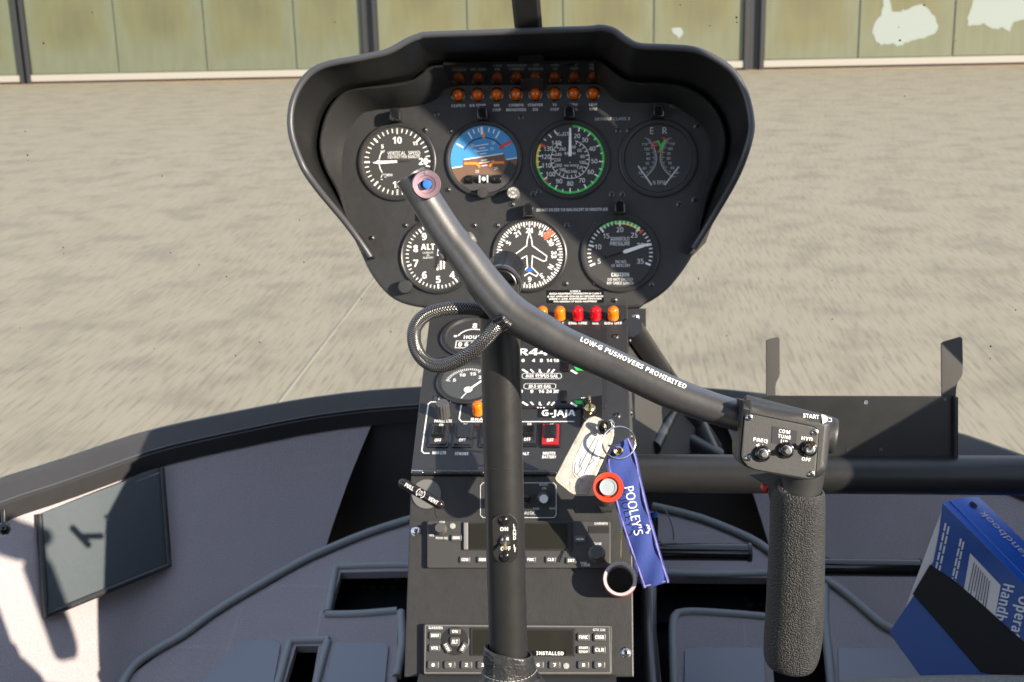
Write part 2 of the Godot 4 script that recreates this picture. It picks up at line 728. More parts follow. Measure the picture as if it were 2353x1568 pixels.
func panel_paint(seed_: int, tint: Color) -> ImageTexture:
	# olive coat that has weathered to a darker, worn middle on each sheet
	var f := FastNoiseLite.new()
	f.seed = seed_
	f.frequency = 0.02
	f.fractal_octaves = 4
	var w := 128
	var h := 256
	var im := Image.create(w, h, true, Image.FORMAT_RGB8)
	var low := 0.24 + 0.1 * sin(seed_ * 2.1)
	for y in h:
		for x in w:
			var u := (x + 0.5) / w - 0.5
			var v := 1.0 - (y + 0.5) / h
			var q := f.get_noise_2d(x * 0.7, y * 0.4)
			var edge := smoothstep(0.5, 0.28, absf(u) + q * 0.09) * smoothstep(low * 0.25, low, v + q * 0.07 - 0.10 * (0.25 - u * u))
			var blob := smoothstep(0.45, 0.05, Vector2(u * 1.2, (v - 0.42 + 0.1 * cos(seed_)) * 2.0).length() + q * 0.2)
			var c := Color(0.255, 0.265, 0.185).lerp(Color(0.25, 0.235, 0.125), edge).lerp(Color(0.195, 0.18, 0.10), blob * 0.7)
			c = c * tint * Color(0.43, 0.44, 0.40) * (1.0 + 0.10 * f.get_noise_2d(x * 4.0 + 90, y * 0.6))
			im.set_pixel(x, y, c.linear_to_srgb())
	return ImageTexture.create_from_image(im)


func apron_and_hangar() -> void:
	var zw := 0.0
	var r := ray(1176, 172)
	zw = r.z * (-1.5 / r.y)
	var g := MB.new()
	g.quad(Vector3(-300, 0, 120), Vector3(300, 0, 120), Vector3(300, 0, -400), Vector3(-300, 0, -400))
	var ap := struct("apron", g, M.concrete)
	# expansion joints between the cast bays
	var jx := (Vector3(ray(800, 720)) * (-1.5 / ray(800, 720).y)).x
	var k := 0
	for i in range(-3, 4):
		var j := MB.new()
		j.box(Vector3(jx + i * 9.0, 0.0, zw / 2 + 10.0), Vector3(0.007, 0.006, absf(zw) + 20.0))
		part("joint", j, M.joint, ap)
	var dust := MB.new()
	dust.quad(Vector3(-14, 0.004, zw + 0.22), Vector3(14, 0.004, zw + 0.22), Vector3(14, 0.004, zw - 0.3), Vector3(-14, 0.004, zw - 0.3))
	part("dust_line", dust, M.rust_dust, ap)

	var fr := Transform3D(Basis(), Vector3(0, 0, zw))
	var hg := thing("hangar", "long hangar front of weathered olive sliding doors between dark posts", "hangar", fr)
	# door leaves: [left edge, right edge, seams], measured on the wall plane
	var leaves := [[-560, 37, [-370, -170]], [62, 833, [265, 470, 677]], [868, 1709, [1074, 1294, 1502]], [1756, 2600, [1973, 2191, 2400]]]
	var tops := 5.6
	var seed_ := 3
	for i in leaves.size():
		var lf = leaves[i]
		var xs := [hit(fr, lf[0], 90).x]
		for s in lf[2]:
			xs.append(hit(fr, s, 90).x)
		xs.append(hit(fr, lf[1], 90).x)
		var leaf := node("door_leaf", hg)
		for n in xs.size() - 1:
			var a: float = xs[n] + 0.011
			var b: float = xs[n + 1] - 0.011
			var mp := MB.new()
			mp.prism(PackedVector2Array([Vector2(a, 0.16), Vector2(b, 0.16), Vector2(b, tops), Vector2(a, tops)]), -0.05, 0.0, 0.008)
			for q in mp.p.size():
				mp.t[q] = Vector2((mp.p[q].x - a) / (b - a), 1.0 - (mp.p[q].y - 0.16) / 2.4)
			var pm := mat("sheet_%d" % seed_, Color.WHITE, 0.55)
			pm.albedo_texture = panel_paint(seed_, Color(0.96, 1.0, 0.98) if i < 2 else Color(1.05, 1.04, 0.98))
			part("panel", mp, pm, leaf)
			seed_ += 1
		var sm := MB.new()
		sm.box(Vector3((xs[0] + xs[-1]) / 2, tops / 2 + 0.06, -0.045), Vector3(xs[-1] - xs[0], tops - 0.12, 0.03))
		part("backing", sm, M.seam, leaf)
		var rl := MB.new()
		rl.box(Vector3((xs[0] + xs[-1]) / 2, 0.095, 0.0), Vector3(xs[-1] - xs[0], 0.11, 0.09), 0.012)
		part("bottom_rail", rl, M.rail_white, leaf)
		var gp := MB.new()
		gp.box(Vector3((xs[0] + xs[-1]) / 2, 0.02, -0.03), Vector3(xs[-1] - xs[0], 0.038, 0.06))
		part("track", gp, M.door_frame, leaf)
	# posts between the leaves
	for e in [[37, 62], [833, 868], [1709, 1756]]:
		var a := hit(fr, e[0], 90).x
		var b := hit(fr, e[1], 90).x
		var mb := MB.new()
		mb.box(Vector3((a + b) / 2, 2.9, -0.06), Vector3(b - a - 0.01, 5.8, 0.08))
		mb.box(Vector3(a + 0.035, 2.9, 0.0), Vector3(0.06, 5.8, 0.12), 0.006)
		mb.box(Vector3(b - 0.035, 2.9, 0.0), Vector3(0.06, 5.8, 0.12), 0.006)
		part("post", mb, M.door_frame, hg)
	var hd := MB.new()
	hd.box(Vector3(0, 6.2, -0.1), Vector3(40, 0.9, 0.5), 0.02)
	part("lintel", hd, M.door_frame, hg)
	var rf := MB.new()
	rf.box(Vector3(0, 5.0, -10.0), Vector3(40, 4.6, 19.4), 0.05)
	part("hall", rf, M.seam, hg)
	# bare patches where the coat has peeled
	var patches := [
		[2036, -60, 2031, 0, 2026, 34, 2011, 51, 2004, 68, 2011, 89, 2025, 102, 2035, 99, 2045, 102, 2054, 101, 2062, 106, 2076, 102, 2082, 97, 2096, 92, 2117, 90, 2137, 82, 2154, 72, 2156, 58, 2149, 37, 2130, 17, 2117, 10, 2096, 15, 2076, 24, 2062, 29, 2050, 26, 2045, 0, 2046, -60],
		[2236, 0, 2224, 41, 2226, 60, 2243, 58, 2260, 53, 2277, 63, 2294, 65, 2304, 61, 2321, 73, 2331, 51, 2353, 44, 2369, 34, 2380, -10, 2340, -30, 2280, -12],
		[1543, 66, 1551, 62, 1560, 63, 1567, 67, 1571, 73, 1568, 80, 1563, 83, 1561, 88, 1557, 82, 1550, 80, 1546, 74],
	]
	for pt in patches:
		var rough := hits(fr, pt)
		var out := PackedVector2Array()
		var rg := RandomNumberGenerator.new()
		rg.seed = 7
		for i in rough.size():
			var a := rough[i]
			var b := rough[(i + 1) % rough.size()]
			for q in 3:
				out.append(a.lerp(b, q / 3.0) + Vector2(rg.randf_range(-0.012, 0.012), rg.randf_range(-0.02, 0.012)))
		var mb := MB.new()
		mb.prism(out, 0.0, 0.004)
		part("bare_patch", mb, M.bare_white, hg)


const X0 := -0.09
var floor_fr: Transform3D
var rail := PackedVector3Array()
var wall_tris := {}


func level(u: float, v: float, y: float) -> Vector3:
	var r := ray(u, v)
	return cam.origin + r * ((y - cam.origin.y) / r.y)


func resample(pts: PackedVector3Array, n: int) -> PackedVector3Array:
	var acc := [0.0]
	for i in pts.size() - 1:
		acc.append(acc[i] + pts[i].distance_to(pts[i + 1]))
	var o := PackedVector3Array()
	var k := 0
	for i in n:
		var s: float = acc[-1] * i / (n - 1)
		while k < pts.size() - 2 and acc[k + 1] < s:
			k += 1
		o.append(pts[k].lerp(pts[k + 1], clampf((s - acc[k]) / maxf(1e-6, acc[k + 1] - acc[k]), 0, 1)))
	return o


func rail_out(i: int) -> Vector3:
	var d := (rail[mini(i + 1, rail.size() - 1)] - rail[maxi(i - 1, 0)]).normalized()
	return Vector3.UP.cross(d).normalized()


func cast(tris: PackedVector3Array, u: float, v: float) -> Array:
	var r := ray(u, v)
	var best := 1e9
	var nor := Vector3()
	for i in range(0, tris.size(), 3):
		var q = Geometry3D.ray_intersects_triangle(cam.origin, r, tris[i], tris[i + 1], tris[i + 2])
		if q != null and cam.origin.distance_to(q) < best:
			best = cam.origin.distance_to(q)
			nor = (tris[i + 1] - tris[i]).cross(tris[i + 2] - tris[i]).normalized()
	if best > 1e8:
		return []
	if nor.dot(r) > 0:
		nor = -nor
	return [cam.origin + r.normalized() * best, nor]


func floor_pt(q: Vector2, z := 0.0) -> Vector3:
	return floor_fr * Vector3(q.x, q.y, z)


func cabin() -> void:
	floor_fr = frame(Vector3(0, 0.75, -1.75), Vector3(0, cos(deg_to_rad(16.7)), sin(deg_to_rad(16.7))), Vector3(0, 0, -1))
	# sill rail round the foot of the windshield
	var e0 := level(0, 1157, 0.9)
	var e1 := level(141, 1110, 0.9)
	var ed := (e0 - e1).normalized()
	var e2 := e0 + (ed + Vector3(0.10, 0, 0.1)).normalized() * 0.22
	var half := PackedVector3Array([e2 + (ed + Vector3(0.30, 0, 0.3)).normalized() * 0.45, e2])
	for e in [[0, 1157], [141, 1110], [235, 1077], [375, 1030], [586, 983], [751, 952.6], [933, 934]]:
		half.append(level(e[0], e[1], 0.9))
	var nose: Vector3 = half[-1]
	half.append(Vector3(X0, 0.9, nose.z - 0.03))
	var full := half.duplicate()
	for i in range(half.size() - 2, -1, -1):
		full.append(Vector3(2 * X0 - half[i].x, half[i].y, half[i].z))
	rail = resample(smooth(full, 8), 81)
	var secs := []
	for i in rail.size():
		var o := rail_out(i)
		var s := PackedVector3Array()
		for q in [[0.002, -0.026], [0.0, -0.004], [0.004, 0.0], [0.024, 0.020], [0.029, 0.020], [0.029, 0.014], [0.012, -0.004], [0.008, -0.026]]:
			s.append(rail[i] + o * q[0] + Vector3.UP * q[1])
		secs.append(s)
	var fr := thing("windshield", "clear two-piece windshield on a black curved sill rail, split by a dark bow strip", "windshield", Transform3D(Basis(), Vector3(X0, 0.9, nose.z)))
	var m := on(fr)
	m.loft(secs)
	part("sill_rail", m, M.rail_black, fr, 30)
	m = on(fr)
	var bead := PackedVector3Array()
	for i in rail.size():
		bead.append(rail[i] + rail_out(i) * 0.002 + Vector3.UP * 0.0002)
	m.tube(bead, 0.0016, 8)
	part("rail_bead", m, M.bead_black, fr, 60)
	for i in [6, 9, 13, 60, 66]:
		var sxf := Transform3D(frame(rail[i], -rail_out(i)).basis, rail[i] - rail_out(i) * 0.0016 + Vector3.UP * -0.014)
		screw(fr, fr.transform.affine_inverse() * sxf, 0.0038, true)

	# windshield surface
	var panes := [[], []]
	var centre := PackedVector3Array()
	for i in rail.size():
		var R := rail[i] + rail_out(i) * 0.02 + Vector3.UP * 0.014
		var tt := (float(i) / (rail.size() - 1)) * 2.0 - 1.0
		var T := Vector3(X0 + 0.55 * tt, 1.78 - 0.06 * tt * tt, -0.85)
		var C := Vector3(lerpf(R.x, T.x, 0.25), 1.52, lerpf(R.z, T.z, 0.32))
		var row := PackedVector3Array()
		for k in 15:
			var s := k / 14.0
			row.append(R * (1 - s) * (1 - s) + C * 2 * s * (1 - s) + T * s * s)
		if R.z > -1.36:
			continue
		if i <= 40:
			panes[0].append(row)
		if i >= 40:
			panes[1].append(row)
		if i == 40:
			centre = row
	for k in 2:
		var g := on(fr)
		g.loft(panes[k], false)
		var pane := part("windshield_pane", g, M.glass, fr, 60)
		# a few insect and dust specks on the outside
		var rg := RandomNumberGenerator.new()
		rg.seed = 40 + k
		g = on(fr)
		for i in 70:
			var a: PackedVector3Array = panes[k][rg.randi_range(2, panes[k].size() - 3)]
			var j := rg.randi_range(1, 12)
			var q := a[j].lerp(a[j + 1], rg.randf())
			var r := rg.randf_range(0.0005, 0.0013)
			var e := (a[j + 1] - a[j]).normalized()
			var f := e.cross(Vector3(rg.randf_range(-0.4, 0.4), 0.3, 1)).normalized()
			for n in 6:
				g.tri(q, q + (e * cos(TAU * n / 6.0) * 1.3 + f * sin(TAU * n / 6.0)) * r, q + (e * cos(TAU * (n + 1) / 6.0) * 1.3 + f * sin(TAU * (n + 1) / 6.0)) * r)
		part("speck", g, M.speck, pane).set_meta("kind", "stuff")
	m = on(fr)
	secs = []
	for i in centre.size():
		var d := (centre[mini(i + 1, 14)] - centre[maxi(i - 1, 0)]).normalized()
		var n := Vector3.RIGHT.cross(d).normalized()
		if n.z < 0:
			n = -n
		var s := PackedVector3Array()
		for q in [[-0.0145, 0.0], [-0.0145, 0.007], [-0.011, 0.010], [0.011, 0.010], [0.0145, 0.007], [0.0145, 0.0]]:
			s.append(centre[i] + Vector3.RIGHT * (q[0] + 0.007) + n * q[1])
		secs.append(s)
	m.loft(secs)
	part("bow_strip", m, M.satin_black, fr)
	m = on(fr)
	for sx in [-0.006, 0.008]:
		var line := PackedVector3Array()
		for i in centre.size():
			line.append(centre[i] + Vector3(sx + 0.007, 0.006, 0.008))
		m.tube(line, 0.0012, 6)
	part("bow_seal", m, M.gloss_black, fr)

	# roof, rear wall and cabin sides (they keep the sun off the floor)
	var b := MB.new()
	b.box(Vector3(X0, 1.80, 0.1), Vector3(1.14, 0.05, 1.9), 0.02)
	struct("roof", b, M.hood_black)
	b = MB.new()
	b.box(Vector3(X0, 1.0, 1.05), Vector3(1.40, 1.6, 0.05), 0.01)
	struct("rear_wall", b, M.leather_grey)
	for k in 2:
		var s: float = [-1, 1][k]
		b = MB.new()
		var px := X0 + s * 0.66
		if k == 1:
			var prof := PackedVector2Array([Vector2(-1.0, 0.35), Vector2(1.5, 0.35)])
			var top := []
			for e in [[2260, 876], [2185, 927], [2054, 1019], [1940, 1095]]:
				var q := P(e[0], e[1], 1.292)
				q += SUN * ((0.55 - q.x) / SUN.x)
				top.append(Vector2(-q.z, q.y + 0.022))
			prof.append(Vector2(1.5, top[0].y))
			for e in top:
				prof.append(e)
			prof.append(Vector2(top[3].x - 0.04, 1.11))
			prof.append(Vector2(-1.0, 1.11))
			b.x = Transform3D(Basis(Vector3(0, 0, -1), Vector3.UP, Vector3.RIGHT), Vector3(px, 0, 0))
			b.prism(prof, -0.02, 0.02, 0.006, true, true)
			b.x = Transform3D()
		else:
			b.box(Vector3(px, 0.70, 0.0), Vector3(0.04, 0.50, 2.2), 0.015)
		b.box(Vector3(px, 1.4, 0.0), Vector3(0.05, 0.76, 0.09), 0.01)
		struct("cabin_side", b, M.hood_black)

	# front door post: its sloping edge throws the diagonal shade across the panel
	b = MB.new()
	var pf := panel_frame()
	var h1 := hit(pf, 1000, 265)
	var h2 := hit(pf, 1500, 690)
	var q1 := pf * Vector3(h1.x, h1.y, 0)
	var q2 := pf * Vector3(h2.x, h2.y, 0)
	q1 += SUN * ((0.475 - q1.x) / SUN.x)
	q2 += SUN * ((0.475 - q2.x) / SUN.x)
	var q0 := q2 + (q2 - q1) * 1.25
	for e in [[q1 + (q1 - q2) * 0.15, q2, q0]]:
		var rows := []
		for q in e:
			var w := 0.10 if q.y > 1.25 else 0.055
			rows.append(PackedVector3Array([q + Vector3(0.02, 0, 0), q + Vector3(-0.008, 0, 0), q + Vector3(-0.010, 0.01, -w), q + Vector3(0.012, 0.01, -w)]))
		b.loft(rows)
	struct("door_post", b, M.hood_black)

	# carpeted side walls between the rail and the floor
	var lw := half.slice(0, 9)
	var top_l := PackedVector3Array()
	var top_r := PackedVector3Array()
	for i in rail.size():
		var q := rail[i] + rail_out(i) * 0.006 + Vector3.UP * -0.022
		if q.x < level(915, 960, 0.875).x:
			top_l.append(q)
		if q.x > level(1640, 985, 0.875).x:
			top_r.append(q)
	top_r.reverse()
	var bot_l := PackedVector3Array([Vector3(-0.66, 0.44, -0.7), Vector3(-0.62, 0.57, -1.15)])
	for e in [[290, 1560], [400, 1478], [500, 1405], [600, 1345], [690, 1294], [745, 1268]]:
		bot_l.append(floor_pt(hit(floor_fr, e[0], e[1])))
	var bot_r := PackedVector3Array([Vector3(0.48, 0.44, -0.7), Vector3(0.44, 0.57, -1.15)])
	for e in [[2150, 1530], [2043, 1449], [1960, 1380], [1897, 1333], [1772, 1271]]:
		bot_r.append(floor_pt(hit(floor_fr, e[0], e[1])))
	for k in 2:
		var a := resample([top_l, top_r][k], 30)
		var c := resample(smooth([bot_l, bot_r][k], 4), 30)
		var rows := []
		for j in 9:
			var s := j / 8.0
			var row := PackedVector3Array()
			for i in 30:
				var q := a[i].lerp(c[i], s)
				var o := (Vector3(a[i].x, 0, a[i].z) - Vector3(X0, 0, -1.2)).normalized()
				row.append(q + o * 0.010 * sin(PI * s))
			rows.append(row)
		m = MB.new()
		m.loft(rows, false)
		wall_tris[k] = m.p.duplicate()
		struct("side_wall", m, M.carpet, 60)
		m = MB.new()
		var path := PackedVector3Array()
		for q in c:
			path.append(q + Vector3(0, 0.004, 0.006))
		for e in [[[850, 1225], [960, 1190], [1010, 1178]], [[1723, 1239], [1609, 1192], [1500, 1165]]][k]:
			path.append(floor_pt(hit(floor_fr, e[0], e[1])) + Vector3(0, 0.004, 0.006))
		m.tube(smooth(path, 3), 0.0056, 10)
		struct("wall_piping", m, M.piping, 60)
	# dark shell behind and under
	m = MB.new()
	secs = []
	for j in 4:
		var row := PackedVector3Array()
		for i in rail.size():
			var q := rail[i] + rail_out(i) * 0.012 + Vector3.UP * -0.012
			var e := Vector3(lerpf(q.x, X0, 0.06), 0.5, lerpf(q.z, -1.0, 0.08))
			row.append(q.lerp(e, j / 3.0) + rail_out(i) * 0.03 * sin(PI * j / 3.0))
		secs.append(row)
	m.loft(secs, false)
	struct("nose_shell", m, M.nose_black, 60)
	m = MB.new()
	m.x = floor_fr
	var pan := PackedVector2Array()
	for i in range(0, rail.size(), 2):
		pan.append(Vector2(lerpf(rail[i].x, X0, 0.06), (-lerpf(rail[i].z, -1.0, 0.10) - 1.75) / cos(deg_to_rad(16.7))))
	pan.append(Vector2(0.55, -1.6))
	pan.append(Vector2(-0.73, -1.6))
	m.prism(pan, -0.08, -0.06)
	struct("floor_pan", m, M.pan_black)

	# floor mats with bound openings
	var mats := [
		[[-200, 1900, 290, 1560, 400, 1478, 500, 1405, 600, 1345, 690, 1294, 745, 1268, 850, 1225, 960, 1190, 1190, 1180, 1190, 1900],
			[[783, 1316, 1060, 1310, 1060, 2100, 900, 2100, 914, 1410, 758, 1407], [680, 1485, 732, 1485, 622, 2100, 497, 2100]]],
		[[1440, 1170, 1540, 1176, 1609, 1192, 1723, 1239, 1772, 1271, 1897, 1333, 2043, 1449, 2150, 1530, 2600, 1900, 1440, 1900],
			[[1400, 1325, 1766, 1328, 1764, 1420, 1552, 1408, 1546, 2100, 1400, 2100], [1768, 1420, 1896, 1426, 1932, 2100, 1818, 2100]]],
	]
	for k in 2:
		var polys := [hits(floor_fr, mats[k][0])]
		for h in mats[k][1]:
			var nxt := []
			for q in polys:
				nxt.append_array(Geometry2D.clip_polygons(q, hits(floor_fr, h)))
			polys = nxt
		m = MB.new()
		m.x = floor_fr
		for q in polys:
			if absf(area(q)) > 1e-4:
				m.prism(q, -0.012, 0.0)
		var fm := part("floor_mat", m, M.carpet, self)
		fm.name = numbered("floor_mat")
		fm.set_meta("label", ["grey carpet floor mat with a bound square opening and slot beside the map pocket", "grey carpet floor mat with bound footwell opening under the foot pedals"][k])
		fm.set_meta("category", "floor mat")
		fm.set_meta("group", "carpet floor mats")
		var pipes: Array = [
			[[772, 1304, 860, 1301, 960, 1300], [770, 1306, 752, 1408], [748, 1414, 830, 1412, 912, 1405], [921, 1407, 924, 1480, 912, 1556], [664, 1478, 637, 1580], [662, 1474, 756, 1472], [752, 1476, 722, 1590]],
			[[1500, 1318, 1640, 1321, 1770, 1318], [1550, 1600, 1546, 1440, 1556, 1412], [1552, 1412, 1590, 1407, 1680, 1412, 1770, 1420], [1896, 1345, 1896, 1426, 1912, 1590]],
		][k]
		for pp in pipes:
			var path := PackedVector3Array()
			for q in hits(floor_fr, pp):
				path.append(floor_pt(q, 0.0))
			m = MB.new()
			m.tube(smooth(path, 5), 0.0058, 10)
			part("binding", m, M.piping, fm, 60)
		var plates: Array = [
			[[556, 1476, 634, 1475, 645, 1486, 625, 1600, 420, 1610], [778, 1480, 882, 1480, 893, 1490, 882, 1610, 735, 1620, 768, 1488]],
			[[1573, 1500, 1580, 1493, 1755, 1493, 1760, 1640, 1572, 1640], [1925, 1493, 2080, 1493, 2160, 1600, 1930, 1640]],
		][k]
		for pp in plates:
			m = MB.new()
			m.x = floor_fr
			m.prism(hits(floor_fr, pp), 0.0, 0.003, 0.001)
			part("heel_plate", m, M.heel_plate, fm)
	# perforated duct plates seen through the openings
	for k in 2:
		m = MB.new()
		m.x = floor_fr
		var rim: Array = [[740, 1290, 1000, 1285, 1000, 1425, 735, 1425], [1480, 1300, 1790, 1303, 1790, 1440, 1480, 1430]][k]
		m.flat(hits(floor_fr, rim, -0.045), -0.045)
		var pn := part("duct_plate", m, M.pan_black, self)
		pn.name = numbered("duct_plate")
		pn.set_meta("label", ["black perforated duct plate sunk in the mat opening beside the console's vent handle", "black perforated duct plate sunk in the footwell opening under the foot pedals"][k])
		pn.set_meta("category", "duct plate")
		m = MB.new()
		m.x = floor_fr
		var spots := []
		if k == 0:
			for i in 6:
				spots.append([788 + i * 22.5, 1349])
				spots.append([799 + i * 22.5, 1332])
		else:
			for i in 9:
				spots.append([1549 + i * 26, 1353])
			for i in 3:
				spots.append([1716 + (i % 2) * 8, 1374 + i * 16])
				spots.append([1742 + (i % 2) * 8, 1374 + i * 16])
		for s in spots:
			m.flat(MB.circle(0.0042, 10, hit(floor_fr, s[0], s[1], -0.044)), -0.044)
		part("perforation", m, M.strap_black, pn)
		pn.get_child(0).set_meta("kind", "stuff")
	# map pocket on the side wall
	var corner := []
	for e in [[84, 1186], [365, 1078], [382, 1302], [99, 1418]]:
		corner.append(cast(wall_tris[0], e[0], e[1]))
	if corner.all(func(e): return e.size() > 0):
		var o: Vector3 = (corner[0][0] + corner[2][0]) / 2
		var pk := thing("map_pocket", "slate blue vinyl map pocket edged with black binding on the sunlit side wall", "map pocket", Transform3D(Basis(), o))
		m = on(pk)
		var rows := []
		for j in 7:
			var row := PackedVector3Array()
			for i in 9:
				var s := i / 8.0
				var t := j / 6.0
				var q: Vector3 = (corner[0][0] as Vector3).lerp(corner[1][0], s).lerp((corner[3][0] as Vector3).lerp(corner[2][0], s), t)
				var n: Vector3 = corner[0][1]
				row.append(q + n * (0.007 + 0.007 * sin(PI * s) * (1 - t * 0.4)))
			rows.append(row)
		m.loft(rows, false)
		part("pocket_front", m, M.vinyl_blue, pk, 60)
		m = on(pk)
		var edge := PackedVector3Array()
		for i in 9:
			edge.append(rows[0][i] + Vector3(0, -0.006, 0) + corner[0][1] * 0.0012)
		m.tube(edge, 0.0012, 6)
		part("stitching", m, M.piping, pk, 60)
		m = on(pk)
		edge = PackedVector3Array()
		for i in range(0, 7):
			edge.append(rows[i][0])
		for i in range(1, 9):
			edge.append(rows[6][i])
		for i in range(5, -1, -1):
			edge.append(rows[i][8])
		m.tube(edge, 0.0042, 8)
		part("binding", m, M.leather_black, pk, 60)

	# struts from the console to the nose
	var st := thing("nose_strut", "black braced strut frame running forward from under the instrument panel", "strut frame", Transform3D(Basis(), P(1500, 800, 1.6)))
	for e in [[[1452, 752, 1.40], [1640, 1030, 1.75], 0.012], [[1440, 770, 1.42], [1560, 905, 1.62], 0.006], [[1560, 905, 1.62], [1500, 1030, 1.5], 0.010], [[1590, 960, 1.66], [1640, 1060, 1.66], 0.014], [[1480, 960, 1.62], [1650, 1050, 1.66], 0.012]]:
		m = on(st)
		m.tube(PackedVector3Array([P(e[0][0], e[0][1], e[0][2]), P(e[1][0], e[1][1], e[1][2])]), e[2], 10)
		part("strut", m, M.satin_black, st)
	# pylon that carries the instrument panel
	m = MB.new()
	m.x = Transform3D(Basis(Vector3(0, 0, -1), Vector3.UP, Vector3.RIGHT), Vector3(X0, 0, 0))
	m.prism(PackedVector2Array([Vector2(1.25, 0.6), Vector2(1.78, 0.6), Vector2(1.80, 0.98), Vector2(1.72, 1.10), Vector2(1.28, 1.10)]), -0.085, 0.085, 0.012, true, true)
	struct("panel_pylon", m, M.pan_black)
	m = on(st)
	var pl := [P(1445, 760, 1.42), P(1470, 780, 1.45), P(1640, 1040, 1.72), P(1560, 1045, 1.60), P(1445, 1045, 1.40)]
	for i in range(1, 4):
		m.tri(pl[0], pl[i], pl[i + 1])
		m.tri(pl[0] + Vector3(-0.003, 0, 0), pl[i + 1] + Vector3(-0.003, 0, 0), pl[i] + Vector3(-0.003, 0, 0))
	part("gusset", m, M.grey_dark, st)


func area(q: PackedVector2Array) -> float:
	var s := 0.0
	for i in q.size():
		s += q[i].cross(q[(i + 1) % q.size()])
	return s / 2


var PN: Transform3D
var UC: Transform3D
var LC: Transform3D
var proto := {}


func screw(parent: Node3D, xf: Transform3D, r := 0.0032, bright := false) -> void:
	var key := "screw%.4f%s" % [r, bright]
	if not proto.has(key):
		var m := MB.new()
		m.lathe([Vector2(r * 1.25, 0.0), Vector2(r * 1.25, 0.0004), Vector2(r, 0.0006), Vector2(r, 0.0011), Vector2(r * 0.8, 0.0019), Vector2(r * 0.45, 0.0023), Vector2(r * 0.4, 0.0009), Vector2(0, 0.0009)], 14)
		var mi := part("screw", m, M.steel if bright else M.dark_steel, parent)
		proto[key] = mi
		mi.transform = xf
		return
	again(proto[key], parent, xf)


func lamp(parent: Node3D, xf: Transform3D, lens: Material, h: float, r: float) -> void:
	var o := node("warning_lamp", parent, xf)
	var m := MB.new()
	m.lathe([Vector2(r * 1.18, 0.0), Vector2(r * 1.18, 0.0012), Vector2(r * 1.02, 0.0016), Vector2(r * 0.9, 0.0008), Vector2(0, 0.0006)], 20)
	part("collar", m, M.gloss_black, o)
	m = MB.new()
	var pr := [Vector2(r, 0.0008)]
	pr.append(Vector2(r * 0.97, h - r * 0.9))
	for i in range(1, 7):
		var a := PI / 2 * i / 6.0
		pr.append(Vector2(r * 0.97 * cos(a), h - r * 0.9 + r * 0.9 * sin(a)))
	m.lathe(pr, 20)
	part("lens", m, lens, o)
	m = MB.new()
	m.lathe([Vector2(r * 0.55, 0.0009), Vector2(r * 0.5, h * 0.45), Vector2(r * 0.3, h * 0.6), Vector2(0, h * 0.64)], 12)
	part("bulb", m, M.bulb, o)


func gauge(called: String, label: String, u: float, v: float, rb: float, rf: float, nub := true) -> Array:
	var q := hit(PN, u, v)
	var e := hit(PN, u + rb, v)
	var k := (e.x - q.x) / rb
	var R := rb * k
	var r := rf * k
	var o := node(called, panel_root, shift(q.x, q.y, 0.0), label)
	var m := MB.new()
	m.lathe([Vector2(R, 0.0), Vector2(R, 0.0024), Vector2(R * 0.985, 0.0032), Vector2(R * 0.955, 0.0036), Vector2(r * 1.03, 0.0030), Vector2(r * 1.0, 0.0012), Vector2(r * 0.99, 0.0006)], 64, Vector3(), false)
	part("bezel", m, M.satin_black, o)
	m = MB.new()
	m.lathe([Vector2(r, 0.0004), Vector2(r * 0.999, 0.0006), Vector2(0, 0.0006)], 64)
	part("dial", m, M.dial_black, o)
	m = MB.new()
	m.flat(MB.circle(r * 1.01, 48), 0.0027)
	part("glass", m, M.gauge_glass, o)
	if nub:
		m = MB.new()
		var a := PackedVector2Array([Vector2(-0.0062, -0.008), Vector2(0.0062, -0.008), Vector2(0.0062, 0.001)])
		for i in 7:
			var t := PI * (i + 1) / 8.0
			a.append(Vector2(cos(t) * 0.0062, 0.001 + sin(t) * 0.006))
		a.append(Vector2(-0.0062, 0.001))
		m.x = shift(0, R + 0.0075)
		m.prism(a, 0.0, 0.019, 0.0022)
		part("post_light", m, M.gloss_black, o)
	return [o, r]


func needle(o: Node3D, ang: float, pts: Array, mt: Material, z := 0.0016, called := "needle") -> void:
	var m := MB.new()
	m.x = Transform3D(Basis(Vector3.BACK, -deg_to_rad(ang)), Vector3(0, 0, z))
	var a := PackedVector2Array()
	for q in pts:
		a.append(Vector2(q[0], q[1]))
	m.prism(a, 0.0, 0.0005)
	part(called, m, mt, o)


var panel_root: Node3D


func panel_frame() -> Transform3D:
	return frame(P(1195, 400, 1.47), Vector3(0, sin(deg_to_rad(15.5)), cos(deg_to_rad(15.5))))


